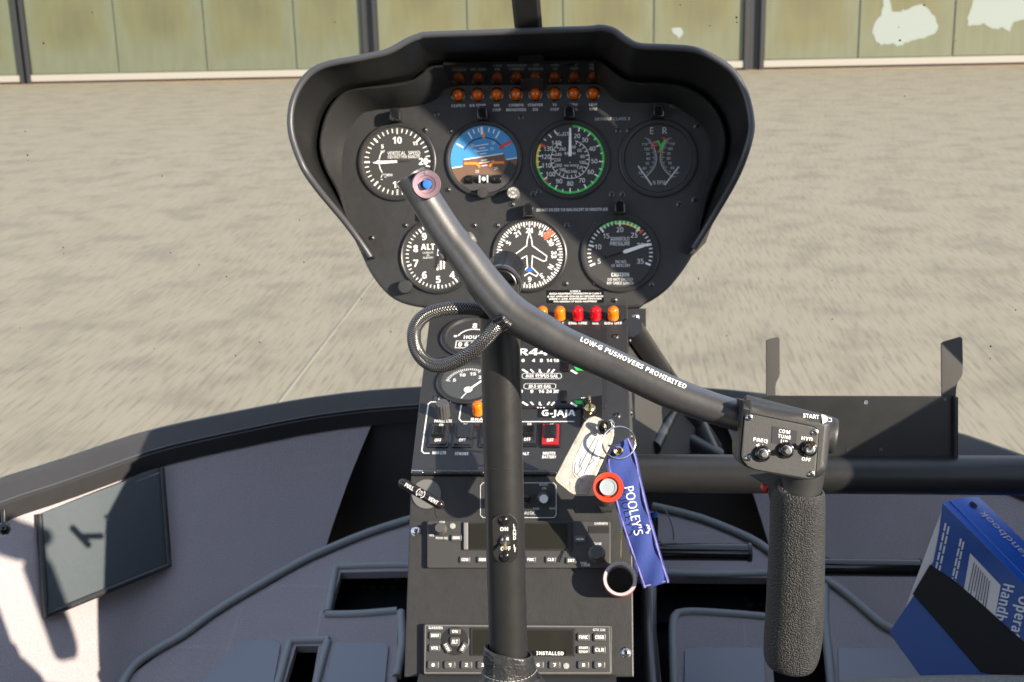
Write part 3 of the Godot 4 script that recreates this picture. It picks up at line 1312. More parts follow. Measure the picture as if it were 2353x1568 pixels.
func instrument_panel() -> void:
	mat("print_bug", lin(0.8, 0.13, 0.05), 0.6)
	mat("bulb", lin(0.9, 0.8, 0.6), 0.3)
	m_glass()
	PN = panel_frame()
	panel_root = thing("instrument_panel", "black mushroom-shaped flight instrument panel under a deep curved glare shield", "instrument panel", PN)
	var m := MB.new()
	var outline := hits(PN, [826, 577, 846, 620, 872, 658, 905, 688, 950, 704, 1010, 710, 1100, 711, 1430, 711, 1482, 698, 1530, 668, 1565, 628, 1590, 590, 1603, 562, 1628, 500, 1646, 430, 1655, 350, 1640, 290, 1600, 240, 1530, 212, 1450, 205, 1415, 180, 1385, 165, 1020, 168, 990, 190, 960, 214, 850, 228, 800, 255, 775, 310, 768, 377, 780, 450, 800, 520])
	m.prism(MB.ccw(smooth2(outline, 3)), -0.05, 0.0, 0.0042)
	part("face_plate", m, M.panel_black, panel_root, 30)
	# glare shield
	var st := [
		[822, 580, 770, 500, 722, 430, 690, 370, 668, 300, 672, 235, 700, 180, 745, 150, 830, 133, 890, 119, 935, 95, 960, 85, 985, 80, 1100, 76, 1250, 70, 1350, 67, 1380, 64, 1410, 71, 1439, 92, 1470, 106, 1534, 109, 1598, 115, 1649, 138, 1688, 169, 1713, 215, 1726, 272, 1724, 315, 1700, 392, 1662, 465, 1605, 560],
		[824, 578, 792, 505, 762, 435, 735, 375, 728, 325, 742, 262, 768, 222, 797, 204, 840, 196, 890, 190, 940, 180, 965, 164, 992, 147, 1100, 140, 1250, 136, 1340, 135, 1372, 133, 1393, 143, 1418, 164, 1455, 182, 1534, 186, 1585, 197, 1624, 220, 1652, 251, 1670, 290, 1675, 328, 1668, 370, 1649, 418, 1630, 472, 1603, 562],
		[826, 576, 806, 505, 790, 440, 785, 377, 793, 325, 808, 290, 832, 262, 860, 253, 890, 250, 930, 247, 968, 241, 1002, 228, 1028, 203, 1100, 196, 1250, 193, 1340, 192, 1374, 195, 1395, 208, 1413, 228, 1439, 236, 1534, 238, 1575, 258, 1605, 280, 1624, 303, 1632, 330, 1634, 354, 1630, 390, 1622, 425, 1612, 475, 1600, 564],
	]
	var zs := [0.105, 0.048, 0.001]
	var rows := []
	for k in 3:
		var a := smooth2(hits(PN, st[k], zs[k]), 4, false)
		var row := PackedVector3Array()
		for i in a.size():
			var t := float(i) / (a.size() - 1)
			# the shield grows shallow towards its two lower tips
			var near := smoothstep(0.0, 0.10, minf(t, 1.0 - t))
			row.append(Vector3(a[i].x, a[i].y, zs[k] * lerpf(0.30, 1.0, near)))
		rows.append(row)
	var lip := rows[0] as PackedVector3Array
	var outer := PackedVector3Array()
	var outback := PackedVector3Array()
	for i in lip.size():
		var f: Vector3 = rows[2][i]
		var o := Vector3(lip[i].x, lip[i].y, 0) - Vector3(f.x, f.y, 0)
		outer.append(lip[i] + o.normalized() * 0.003 + Vector3(0, 0, -0.002))
		outback.append(Vector3(f.x, f.y, -0.03) + o.normalized() * 0.018)
	var mid := PackedVector3Array()
	for i in lip.size():
		mid.append(rows[1][i].lerp(rows[0][i], 0.12) + (rows[1][i] - rows[2][i]).normalized() * 0.0015)
	m = MB.new()
	var under := PackedVector3Array()
	var edge := PackedVector3Array()
	var edge2 := PackedVector3Array()
	for i in lip.size():
		var inw: Vector3 = (rows[2][i] - rows[1][i])
		inw.z = 0
		inw = inw.normalized() if inw.length() > 0.001 else Vector3()
		var sh := smoothstep(0.0, 0.06, minf(float(i) / lip.size(), 1.0 - float(i) / lip.size()))
		under.append(rows[1][i] + Vector3(0, 0, -0.012 * sh) - inw * 0.001)
		edge.append(rows[1][i] + inw * 0.0035 * sh)
		edge2.append(rows[1][i] + inw * 0.0055 * sh + Vector3(0, 0, 0.001))
	m.loft([outback, outer, lip, mid, under], false)
	part("glare_shield", m, M.hood_black, panel_root, 25)
	m = MB.new()
	m.loft([under, edge, edge2, rows[2]], false)
	part("shield_liner", m, M.liner_black, panel_root, 25)
	m = MB.new()
	m.x = PN.affine_inverse()
	m.x = Transform3D()
	var s0 := hit(PN, 1034, 197, 0.002)
	var s1 := hit(PN, 1370, 194, 0.002)
	var s2 := hit(PN, 1364, 146, 0.060)
	var s3 := hit(PN, 1018, 150, 0.060)
	m.quad(Vector3(s0.x, s0.y, 0.002), Vector3(s1.x, s1.y, 0.002), Vector3(s2.x, s2.y, 0.060), Vector3(s3.x, s3.y, 0.060))
	m.quad(Vector3(s3.x, s3.y, 0.060), Vector3(s2.x, s2.y, 0.060), Vector3(s2.x, s2.y + 0.003, 0.060), Vector3(s3.x, s3.y + 0.003, 0.060))
	part("light_shelf", m, M.shelf_gloss, panel_root)
	# tapered fairing behind the plate
	m = MB.new()
	var fsecs := []
	for e in [[-0.05, 0.985], [-0.12, 0.93], [-0.20, 0.74], [-0.27, 0.42]]:
		var ring := PackedVector3Array()
		for q in MB.ccw(smooth2(outline, 3)):
			ring.append(Vector3(q.x * e[1], (q.y + 0.03) * e[1] - 0.03 - (1.0 - e[1]) * 0.05, e[0]))
		fsecs.append(ring)
	fsecs.reverse()
	m.loft(fsecs)
	part("rear_fairing", m, M.hood_black, panel_root, 50)
	m = MB.new()
	m.tube(lip, 0.0036, 10)
	part("shield_lip", m, M.lip_black, panel_root, 60)

	# warning lamps along the top
	var names := [["CLUTCH"], ["MR TEMP"], ["MR", "CHIP"], ["CARBON", "MONOXIDE"], ["STARTER", "ON"], ["TR", "CHIP"], ["LOW", "FUEL"], ["LOW", "RPM"]]
	var txt := MB.new()
	var K := 1.47 / FL
	for i in 8:
		var u := 1053 + i * 44.3
		var q := hit(PN, u, 218.5 - i * 0.5)
		lamp(panel_root, shift(q.x, q.y), M.lens_amber_dim, 0.0075, 14.0 * K)
		for j in names[i].size():
			put_text(txt, names[i][j], hit(PN, u, 243 - i * 0.4 + j * 10.5), 0.0030, 0.0003, true, 0, 0.0)
	put_text(txt, "SKYMAP CLASS 3", hit(PN, 1407, 273.5), 0.0031, 0.0003, false, 0, 80 * K)
	put_text(txt, "DO NOT EXCEED 110 KIAS EXCEPT IN SMOOTH AIR", hit(PN, 1315, 482), 0.0032, 0.0003, true, 0, 163 * K)
	part("lettering", txt, M.print_soft, panel_root)
	# placard
	m = MB.new()
	m.x = shift(hit(PN, 1322, 681.5).x, hit(PN, 1322, 681.5).y)
	m.prism(MB.rrect(131 * K, 30 * K, 0.0008), 0.0, 0.0005)
	var pc := part("placard", m, M.gloss_black, panel_root)
	m = MB.new()
	var lines := ["CLASS 3", "RADIO EQUIPMENT DESIGNATED AS CLASS 3", "IS NOT APPROVED FOR USE IN CIRCUMSTANCES", "WHERE A LEGAL REQUIREMENT EXISTS FOR", "THE CARRIAGE OF RADIO EQUIPMENT"]
	for i in 5:
		put_text(m, lines[i], hit(PN, 1322, 669.5 + i * 6.0), 0.0018, 0.0007, true, 0, [23, 118, 128, 120, 100][i] * K)
	part("lettering", m, M.print_white, pc)

	# screws scattered over the plate and the shield's foot
	for e in [[1004, 262], [1197, 270], [977, 299], [1035, 301], [1177, 470], [1238, 441], [1420, 300], [1445, 300], [1405, 447], [1430, 447], [1290, 305], [826, 259], [883, 408], [934, 212], [964, 234], [932, 518], [1090, 518], [1143, 518], [1302, 518], [1370, 517], [1139, 652], [1300, 652], [1369, 652], [1497, 654], [1412, 690], [855, 547], [1030, 436], [1225, 446], [1545, 243], [1600, 290], [1560, 470], [752, 369], [772, 369], [798, 243], [1595, 460]]:
		var q := hit(PN, e[0], e[1])
		screw(panel_root, shift(q.x, q.y, 0.0002 if e[0] > 800 else 0.02, e[0] * 7.0), 0.0024)
	for e in [[1056, 172, 192], [1341, 168, 188]]:
		m = MB.new()
		var a := hit(PN, e[0], e[1], 0.02)
		m.x = shift(a.x, a.y, 0.0)
		m.lathe([Vector2(0.0028, 0.0), Vector2(0.0028, 0.016), Vector2(0.0022, 0.018), Vector2(0.0018, 0.024), Vector2(0, 0.0245)], 12)
		part("stud", m, M.steel, panel_root)

	# knob of the attitude indicator and the cage knob
	var qk := hit(PN, 1111, 446)
	m = MB.new()
	m.x = shift(qk.x, qk.y)
	m.lathe([Vector2(0.0062, 0.0), Vector2(0.0062, 0.012), Vector2(0.0056, 0.0135), Vector2(0, 0.0138)], 22)
	part("adjust_knob", m, M.box_black, panel_root)
	qk = hit(PN, 1181, 447)
	m = MB.new()
	m.x = shift(qk.x, qk.y)
	m.lathe([Vector2(0.0068, 0.0), Vector2(0.0068, 0.016), Vector2(0.0062, 0.0175), Vector2(0, 0.0178)], 22)
	var ck := part("cage_knob", m, M.knob_grey, panel_root)
	m = MB.new()
	m.x = shift(qk.x, qk.y)
	for i in 4:
		var a: float = -48 + i * 32
		put_text(m, "PULL"[i], MB.dir(a) * 0.0047, 0.0022, 0.0180, true, -a)
		put_text(m, "CAGE"[i], MB.dir(180.0 + 48 - i * 32) * 0.0047, 0.0022, 0.0180, true, -48 + i * 32)
	put_text(m, "TO", Vector2(), 0.0018, 0.0180)
	part("lettering", m, M.print_white, ck)
	qk = hit(PN, 934, 660)
	m = MB.new()
	m.x = shift(qk.x, qk.y)
	m.lathe([Vector2(0.0078, 0.0), Vector2(0.0078, 0.011), Vector2(0.0072, 0.0125), Vector2(0, 0.0128)], 22)
	part("adjust_knob", m, M.box_black, panel_root)

	vertical_speed()
	attitude()
	airspeed()
	tachometer()
	altimeter()
	heading()
	manifold()


func m_glass() -> void:
	var g := mat("gauge_glass", Color(1, 1, 1, 0.02), 0.02)
	g.transparency = BaseMaterial3D.TRANSPARENCY_ALPHA
	g.metallic_specular = 0.38
	mat("shelf_gloss", lin(0.008, 0.008, 0.008), 0.07).metallic_specular = 1.0
	mat("print_soft", lin(0.55, 0.56, 0.57), 0.6)
	mat("knob_grey", lin(0.13, 0.13, 0.13), 0.5)
	mat("lip_black", lin(0.045, 0.047, 0.053), 0.42)


const ZM := 0.00085


func vertical_speed() -> void:
	var g := gauge("vertical_speed_indicator", "vertical speed gauge with a level white needle", 913, 372, 90, 79)
	var r: float = g[1]
	var m := MB.new()
	for i in range(-10, 11):
		var big := i % 5 == 0
		for s in [0, 1]:
			var a := 270.0 + i * 9.0 if s == 0 else 90.0 + i * 9.0
			m.tick(r * (0.80 if big else 0.84), r * 0.96, a, r * (0.05 if big else 0.026), ZM)
	for e in [["10", 0.0, 0.62, 0.19], ["20", 90.0, 0.76, 0.19], ["10", 180.0, 0.66, 0.19], ["15", 45.0, 0.74, 0.10], ["5", 316.0, 0.62, 0.11], ["5", 224.0, 0.64, 0.11]]:
		put_text(m, e[0], MB.dir(e[1]) * r * e[2], r * e[3], ZM)
	put_text(m, "VERTICAL  SPEED", Vector2(0.19, 0.245) * r, r * 0.105, ZM, false, 0, r * 0.95)
	put_text(m, "100 FEET PER MINUTE", Vector2(0.19, 0.135) * r, r * 0.08, ZM, false, 0, r * 0.95)
	put_text(m, "UP", Vector2(-0.42, 0.30) * r, r * 0.075, ZM, false)
	put_text(m, "DOWN", Vector2(-0.30, -0.38) * r, r * 0.075, ZM, false)
	m.arc(r * 0.52, r * 0.545, 278, 305, ZM)
	m.arc(r * 0.52, r * 0.545, 235, 262, ZM)
	m.arc(r * 0.03, r * 0.055, 0, 360, ZM, MB.dir(270) * r * 0.55)
	part("dial_markings", m, M.print_white, g[0])
	needle(g[0], 268.0, [[-r * 0.03, 0.0], [r * 0.03, 0.0], [r * 0.045, r * 0.55], [0, r * 0.72], [-r * 0.045, r * 0.55]], M.print_white)
	needle(g[0], 88.0, [[-r * 0.02, 0.0], [r * 0.02, 0.0], [r * 0.015, r * 0.35], [-r * 0.015, r * 0.35]], M.gloss_black, 0.0016, "needle_tail")


func attitude() -> void:
	var g := gauge("attitude_indicator", "attitude gauge with blue sky over brown earth and orange wings", 1112, 366, 88, 78)
	var r: float = g[1]
	var o: Node3D = g[0]
	var tilt := 8.0
	var disc := MB.circle(r * 0.985, 64)
	var rot := deg_to_rad(tilt)
	var half := PackedVector2Array()
	for q in [Vector2(-2, -0.12), Vector2(2, -0.12), Vector2(2, 2), Vector2(-2, 2)]:
		half.append((q * r).rotated(rot))
	var sky_p := Geometry2D.intersect_polygons(disc, half)
	var m := MB.new()
	m.flat(disc, 0.0007)
	part("earth_card", m, M.earth_brown, o)
	m = MB.new()
	for q in sky_p:
		m.flat(q, 0.0008)
	part("sky_card", m, M.sky_blue, o)
	# sunken inner card
	var inner := MB.circle(r * 0.63, 48, Vector2(0, -0.02) * r)
	var h2 := PackedVector2Array()
	for q in [Vector2(-2, 0.07), Vector2(2, 0.07), Vector2(2, 2), Vector2(-2, 2)]:
		h2.append((q * r).rotated(rot))
	m = MB.new()
	m.flat(inner, 0.00086)
	part("earth_card", m, M.earth_brown, o)
	m = MB.new()
	for q in Geometry2D.intersect_polygons(inner, h2):
		m.flat(q, 0.00092)
	part("sky_card", m, M.sky_blue, o)
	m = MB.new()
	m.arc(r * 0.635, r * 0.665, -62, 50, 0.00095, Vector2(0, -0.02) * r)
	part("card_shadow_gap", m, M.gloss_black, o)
	m = MB.new()
	for a in [-60, -30, -20, -10, 10, 20, 30, 60]:
		m.tick(r * (0.70 if absf(a) > 25 else 0.80), r * 0.93, a - tilt + 8, r * 0.035, 0.00098)
	m.tick(r * 0.72, r * 0.95, -4, r * 0.07, 0.00098)
	for e in [[-0.115, -1.0, -0.68], [-0.115, 0.68, 1.0], [0.075, -0.60, 0.60]]:
		m.line(Vector2(e[1] * r * 0.97, e[0] * r).rotated(rot), Vector2(e[2] * r * 0.97, e[0] * r).rotated(rot), r * 0.03, 0.00099)
	for e in [[0.42, 0.20], [0.33, 0.09], [0.25, 0.16], [0.16, 0.09], [-0.03, 0.09], [-0.10, 0.17], [-0.19, 0.09]]:
		m.line(Vector2(-e[1] * r, e[0] * r).rotated(rot), Vector2(e[1] * r, e[0] * r).rotated(rot), r * 0.022, 0.001)
	for e in [["20", -0.33, 0.40], ["20", 0.28, 0.47], ["10", -0.24, 0.24], ["10", 0.24, 0.30], ["10", 0.26, -0.08], ["20", 0.36, -0.28], ["20", -0.20, -0.36]]:
		put_text(m, e[0], Vector2(e[1], e[2]) * r, r * 0.075, 0.001, false, tilt)
	part("dial_markings", m, M.print_white, o)
	m = MB.new()
	m.poly_line(PackedVector2Array([Vector2(-0.56, -0.125) * r, Vector2(-0.22, -0.125) * r, Vector2(-0.13, -0.22) * r]), r * 0.07, 0.0018)
	m.poly_line(PackedVector2Array([Vector2(0.58, -0.11) * r, Vector2(0.26, -0.11) * r, Vector2(0.18, -0.20) * r]), r * 0.07, 0.0018)
	m.tick(r * 0.60, r * 0.76, 0, r * 0.06, 0.0018)
	part("aircraft_symbol", m, M.print_orange, o)
	m = MB.new()
	m.line(Vector2(0.46, 0.32) * r, Vector2(0.80, 0.50) * r, r * 0.09, 0.0018)
	m.flat(MB.circle(r * 0.03, 10, Vector2(0.02, -0.13) * r), 0.0018)
	part("off_flag", m, M.print_red, o)
	# mask and slip ball at the foot
	m = MB.new()
	var cut := PackedVector2Array([Vector2(-0.55, -0.52) * r, Vector2(-0.5, -0.46) * r, Vector2(0.5, -0.46) * r, Vector2(0.58, -0.40) * r, Vector2(0.72, -0.06) * r, Vector2(0.98, -0.22) * r, Vector2(0.98, -1) * r, Vector2(-0.98, -1) * r, Vector2(-0.62, -0.72) * r])
	for q in Geometry2D.intersect_polygons(disc, cut):
		m.prism(q, 0.0010, 0.0016, 0.0003)
	part("mask", m, M.matt_black, o)
	m = MB.new()
	m.x = Transform3D(Basis(Vector3.UP, PI / 2), Vector3(0, -0.60 * r, 0.003))
	m.lathe([Vector2(r * 0.10, -r * 0.52), Vector2(r * 0.125, -r * 0.48), Vector2(r * 0.125, -r * 0.34), Vector2(r * 0.085, -r * 0.30), Vector2(r * 0.085, r * 0.30), Vector2(r * 0.125, r * 0.34), Vector2(r * 0.125, r * 0.48), Vector2(r * 0.10, r * 0.52)], 18)
	part("slip_tube", m, M.gloss_black, o)
	m = MB.new()
	m.x = Transform3D(Basis(), Vector3(0, -0.60 * r, 0.003 + r * 0.06))
	m.lathe([Vector2(0.02 * r, -r * 0.075), Vector2(0.06 * r, -r * 0.04), Vector2(0.07 * r, 0), Vector2(0.055 * r, r * 0.04), Vector2(0, r * 0.065)], 14)
	for s in [-1, 1]:
		m.box(Vector3(s * 0.115 * r, 0, 0.0), Vector3(0.03 * r, 0.2 * r, 0.06 * r))
	part("slip_ball", m, M.print_white, o)


func airspeed() -> void:
	var g := gauge("airspeed_indicator", "airspeed gauge ringed with green and yellow arcs", 1310, 366.5, 92, 80)
	var r: float = g[1]
	var o: Node3D = g[0]
	var at := [[20, 17], [30, 38], [40, 65], [50, 95], [60, 122], [70, 151], [80, 180], [90, 207], [100, 233], [110, 256], [120, 277], [130, 297], [140, 320]]
	var m := MB.new()
	for i in at.size():
		var a: float = at[i][1]
		m.tick(r * 0.83, r * 0.955, a, r * 0.036, ZM + 0.0002)
		if i < at.size() - 1:
			m.tick(r * 0.88, r * 0.955, (a + at[i + 1][1]) / 2.0, r * 0.026, ZM + 0.0002)
		var out := 0.70 if a < 300 else 0.62
		put_text(m, str(at[i][0]), MB.dir(a) * r * out, r * 0.125, ZM, false)
	m.tick(r * 0.83, r * 0.955, 332, r * 0.03, ZM)
	put_text(m, "KNOTS", Vector2(-0.16, 0.73) * r, r * 0.10, ZM, false)
	m.arc(r * 0.545, r * 0.56, 15, 335, ZM)
	for i in 23:
		m.tick(r * 0.46, r * 0.55, 22 + i * 13.9, r * 0.02, ZM)
	for e in [[40, 16], [60, 47], [80, 78], [100, 105], [120, 130], [140, 163], [160, 195], [180, 217], [200, 243], [220, 268], [240, 293], [260, 324]]:
		put_text(m, str(e[0]), MB.dir(e[1]) * r * 0.37, r * 0.085, ZM, false)
	put_text(m, "KM/H", Vector2(0, 0.17) * r, r * 0.08, ZM, false, 0, r * 0.30)
	put_text(m, "AIR SPEED", Vector2(0.03, -0.18) * r, r * 0.06, ZM, false, 0, r * 0.42)
	part("dial_markings", m, M.print_white, o)
	m = MB.new()
	m.arc(r * 0.925, r * 0.99, 5, 256, ZM)
	part("green_arc", m, M.print_green, o)
	m = MB.new()
	m.arc(r * 0.92, r * 0.985, 256, 297, ZM)
	part("yellow_arc", m, M.print_yellow, o)
	m = MB.new()
	m.tick(r * 0.80, r * 0.97, 298, r * 0.06, ZM + 0.0003)
	m.tick(r * 0.84, r * 0.97, 230, r * 0.05, ZM + 0.0003)
	part("limit_marks", m, M.print_red, o)
	needle(o, 0.5, [[-r * 0.02, -r * 0.1], [r * 0.02, -r * 0.1], [r * 0.045, r * 0.14], [r * 0.035, r * 0.6], [r * 0.022, r * 0.9], [-r * 0.022, r * 0.9], [-r * 0.035, r * 0.6], [-r * 0.045, r * 0.14]], M.print_white)
	m = MB.new()
	m.lathe([Vector2(r * 0.09, 0.0008), Vector2(r * 0.09, 0.0022), Vector2(0, 0.0024)], 18)
	part("hub", m, M.matt_black, o)


func tachometer() -> void:
	var g := gauge("dual_tachometer", "dark twin tachometer gauge headed E and R", 1513, 364, 91, 78)
	var r: float = g[1]
	var o: Node3D = g[0]
	var m := MB.new()
	put_text(m, "E", Vector2(-0.19, 0.82) * r, r * 0.19, ZM, false)
	put_text(m, "R", Vector2(0.19, 0.82) * r, r * 0.19, ZM, false)
	put_text(m, "% RPM", Vector2(0.01, -0.72) * r, r * 0.12, ZM, false, 0, r * 0.36)
	for s in [-1, 1]:
		var pts := PackedVector2Array()
		for i in 25:
			var t := lerpf(-0.62, 0.52, i / 24.0)
			var x := 0.05 + 0.42 * pow(absf(t + 0.06) / 0.62, 2.0) * (0.62 if t > -0.06 else 1.0)
			pts.append(Vector2(s * x, t + 0.05) * r)
		m.poly_line(pts, r * 0.012, ZM)
		for i in range(0, 25, 1):
			var nrm := Vector2(s, 0.25)
			m.line(pts[i], pts[i] + nrm.normalized() * r * (0.13 if i % 3 == 0 else 0.08), r * 0.011, ZM)
		var nn := ["50", "60", "70", "80", "90", "100", "110"]
		for i in 7:
			var q := pts[2 + i * 3]
			put_text(m, nn[i], q + Vector2(s * 0.25, 0.04) * r, r * 0.075, ZM, false)
	part("dial_markings", m, M.print_grey, o)
	m = MB.new()
	m.line(Vector2(-0.60, -0.22) * r, Vector2(-0.20, -0.80) * r, r * 0.04, 0.0016)
	m.line(Vector2(0.60, -0.26) * r, Vector2(0.18, -0.80) * r, r * 0.04, 0.0016)
	part("needle", m, M.print_grey, o)
	m = MB.new()
	m.poly_line(PackedVector2Array([Vector2(-0.12, 0.46) * r, Vector2(0.0, 0.50) * r, Vector2(0.06, 0.36) * r]), r * 0.055, ZM + 0.0002)
	m.poly_line(PackedVector2Array([Vector2(0.20, 0.52) * r, Vector2(0.10, 0.38) * r, Vector2(0.05, 0.20) * r]), r * 0.07, ZM + 0.0002)
	part("green_arc", m, M.print_green, o)
	m = MB.new()
	for e in [[-0.12, 0.45, 20], [-0.10, 0.37, 20], [0.20, 0.56, -35], [0.05, 0.19, 0]]:
		var d := Vector2(0.08, 0).rotated(deg_to_rad(e[2]))
		m.line((Vector2(e[0], e[1]) - d) * r, (Vector2(e[0], e[1]) + d) * r, r * 0.045, ZM + 0.0004)
	part("limit_marks", m, M.print_red, o)


func altimeter() -> void:
	var g := gauge("altimeter", "altimeter partly hidden behind the cyclic tube", 1007, 588, 88, 79)
	var r: float = g[1]
	var o: Node3D = g[0]
	var m := MB.new()
	for i in 50:
		var big := i % 5 == 0
		m.tick(r * (0.82 if big else 0.86), r * 0.95, i * 7.2, r * (0.045 if big else 0.024), ZM)
	for i in 10:
		put_text(m, str(i), MB.dir(i * 36.0) * r * 0.69, r * 0.20, ZM, true)
	put_text(m, "ALT", Vector2(-0.30, 0.26) * r, r * 0.17, ZM, true)
	put_text(m, "CALIBRATED", Vector2(-0.30, 0.09) * r, r * 0.05, ZM, false, 0, r * 0.30)
	put_text(m, "TO", Vector2(-0.30, 0.01) * r, r * 0.05, ZM, false)
	put_text(m, "20,000 FEET", Vector2(-0.30, -0.06) * r, r * 0.05, ZM, false, 0, r * 0.30)
	for i in 3:
		m.line(Vector2(-0.02 + i * 0.09, -0.42 + i * 0.02) * r, Vector2(0.14 + i * 0.10 - 0.16, -0.24 + i * 0.09) * r + Vector2(0.1, 0) * 0.0, r * 0.05, ZM)
	part("dial_markings", m, M.print_white, o)
	needle(o, 10.0, [[-r * 0.03, 0.0], [r * 0.03, 0.0], [r * 0.05, r * 0.4], [0, r * 0.62], [-r * 0.05, r * 0.4]], M.print_white)
	needle(o, 188.0, [[-r * 0.03, 0.0], [r * 0.03, 0.0], [r * 0.04, r * 0.35], [-r * 0.04, r * 0.35]], M.gloss_black, 0.0017, "needle_tail")


func heading() -> void:
	var g := gauge("heading_indicator", "compass card gauge with a white airplane outline", 1217, 586, 87, 79)
	var r: float = g[1]
	var o: Node3D = g[0]
	var m := MB.new()
	for i in 72:
		m.tick(r * (0.82 if i % 2 == 0 else 0.87), r * 0.965, i * 5.0, r * (0.038 if i % 2 == 0 else 0.028), ZM)
	for i in 12:
		var s: String = ["24", "W", "30", "33", "N", "3", "6", "E", "12", "15", "S", "21"][i]
		put_text(m, s, MB.dir(i * 30.0) * r * 0.71, r * 0.145, ZM, true, -i * 30.0)
	var half := [[0.0, 0.66], [0.06, 0.45], [0.085, 0.26], [0.5, -0.04], [0.48, -0.17], [0.4, -0.19], [0.085, -0.03], [0.06, -0.36], [0.25, -0.55], [0.2, -0.63], [0.0, -0.52]]
	var pl := PackedVector2Array()
	for q in half:
		pl.append(Vector2(q[0], q[1]) * r)
	for i in range(half.size() - 2, 0, -1):
		pl.append(Vector2(-half[i][0], half[i][1]) * r)
	m.poly_line(pl, r * 0.027, 0.0016, true)
	m.line(Vector2(0, 0.66) * r, Vector2(0, 0.97) * r, r * 0.014, 0.0016)
	part("dial_markings", m, M.print_white, o)
	m = MB.new()
	m.flat(PackedVector2Array([Vector2(-0.12, -0.48) * r, Vector2(0, -0.36) * r, Vector2(0.12, -0.48) * r, Vector2(0, -0.50) * r]), ZM + 0.0003)
	part("tail_tint", m, M.book_spine, o)
	m = MB.new()
	for i in 3:
		m.line(MB.dir(45 - i * 5) * r * (0.62 + i * 0.03), MB.dir(49 - i * 4) * r * 0.95, r * 0.05, ZM + 0.0004)
	part("heading_bug", m, M.print_bug, o)


func manifold() -> void:
	var g := gauge("manifold_pressure_gauge", "manifold pressure gauge with its needle near 30", 1425, 582.6, 91, 78)
	var r: float = g[1]
	var o: Node3D = g[0]
	var m := MB.new()
	for i in 31:
		var a := -112.0 + i * 7.45
		var big := i % 5 == 0
		m.tick(r * (0.80 if big else 0.86), r * 0.965, a, r * (0.055 if big else 0.032), ZM + 0.0003)
	for e in [["5", 250, 0.66], ["10", 287, 0.68], ["15", 322, 0.66], ["20", 0, 0.70], ["25", 38, 0.68], ["30", 69, 0.64], ["35", 112, 0.64]]:
		put_text(m, e[0], MB.dir(e[1]) * r * e[2] + Vector2(0, 0.0), r * 0.14, ZM, false)
	put_text(m, "MANIFOLD", Vector2(0, 0.43) * r, r * 0.11, ZM, false, 0, r * 0.55)
	put_text(m, "PRESSURE", Vector2(0, 0.29) * r, r * 0.11, ZM, false, 0, r * 0.58)
	put_text(m, "INCHES", Vector2(0.02, -0.25) * r, r * 0.085, ZM, false, 0, r * 0.33)
	put_text(m, "OF MERCURY", Vector2(0.02, -0.36) * r, r * 0.085, ZM, false, 0, r * 0.56)
	put_text(m, "CAUTION", Vector2(0.0, -0.63) * r, r * 0.11, ZM, true, 0, r * 0.52)
	put_text(m, "DO NOT EXCEED", Vector2(0.0, -0.77) * r, r * 0.08, ZM, false, 0, r * 0.74)
	put_text(m, "MP TABLE LIMITS", Vector2(0.0, -0.88) * r, r * 0.08, ZM, false, 0, r * 0.78)
	part("dial_markings", m, M.print_white, o)
	m = MB.new()
	m.arc(r * 0.90, r * 0.975, -36, 36, ZM)
	part("green_arc", m, M.print_green, o)
	m = MB.new()
	m.arc(r * 0.86, r * 0.91, -6, 42, ZM + 0.0001)
	part("yellow_arc", m, M.print_yellow, o)
	m = MB.new()
	m.tick(r * 0.82, r * 0.97, 45, r * 0.06, ZM + 0.0005)
	part("limit_mark", m, M.print_red, o)
	needle(o, 72.0, [[-r * 0.03, r * 0.10], [r * 0.03, r * 0.10], [r * 0.055, r * 0.16], [r * 0.045, r * 0.75], [0, r * 0.93], [-r * 0.045, r * 0.75], [-r * 0.055, r * 0.16]], M.print_white)
	needle(o, 255.0, [[-r * 0.035, -r * 0.05], [r * 0.035, -r * 0.05], [r * 0.025, r * 0.4], [r * 0.06, r * 0.44], [0, r * 0.5], [-r * 0.06, r * 0.44], [-r * 0.025, r * 0.4]], M.gloss_black, 0.0016, "needle_tail")


var con: Node3D


func kx(fr: Transform3D, u: float, v: float) -> float:
	return hit(fr, u + 1, v).x - hit(fr, u, v).x


func ky(fr: Transform3D, u: float, v: float) -> float:
	return hit(fr, u, v - 1).y - hit(fr, u, v).y


func ut(m: MB, fr: Transform3D, s: String, u: float, v: float, w: float, z := 0.0004, hpx := 0.0, bold := true, rot := 0.0) -> void:
	put_text(m, s, hit(fr, u, v, z), hpx * ky(fr, u, v), z, bold, rot, w * kx(fr, u, v))


func at(fr: Transform3D, u: float, v: float, z := 0.0, turn := 0.0) -> Transform3D:
	var q := hit(fr, u, v, z)
	return fr * shift(q.x, q.y, z, turn)


func button(parent: Node3D, fr: Transform3D, u: float, v: float, w: float, h: float, z: float, words: Array, called := "button", size := 0.0, rot := 0.0) -> void:
	var q := hit(fr, u, v, z)
	var o := node(called, parent, parent_inv(parent) * fr * shift(q.x, q.y, z, rot))
	var m := MB.new()
	var W := w * kx(fr, u, v)
	var H := h * ky(fr, u, v)
	m.prism(MB.rrect(W, H, minf(W, H) * 0.22), -0.001, 0.0022, 0.0008)
	m.x = Transform3D()
	var mi := part("key_cap", m, M.key_grey, o)
	m = MB.new()
	for i in words.size():
		var y := 0.0 if words.size() == 1 else (0.24 - 0.48 * i) * H
		put_text(m, words[i], Vector2(0, y), H * (0.42 if words.size() == 1 else 0.27), 0.0024, true, 0, (size if size > 0 else 0.62) * W)
	if words:
		part("lettering", m, M.print_white, o)


func parent_inv(p: Node3D) -> Transform3D:
	var t := Transform3D()
	var q: Node = p
	while q is Node3D and q != self:
		t = q.transform * t
		q = q.get_parent()
	return t.affine_inverse()


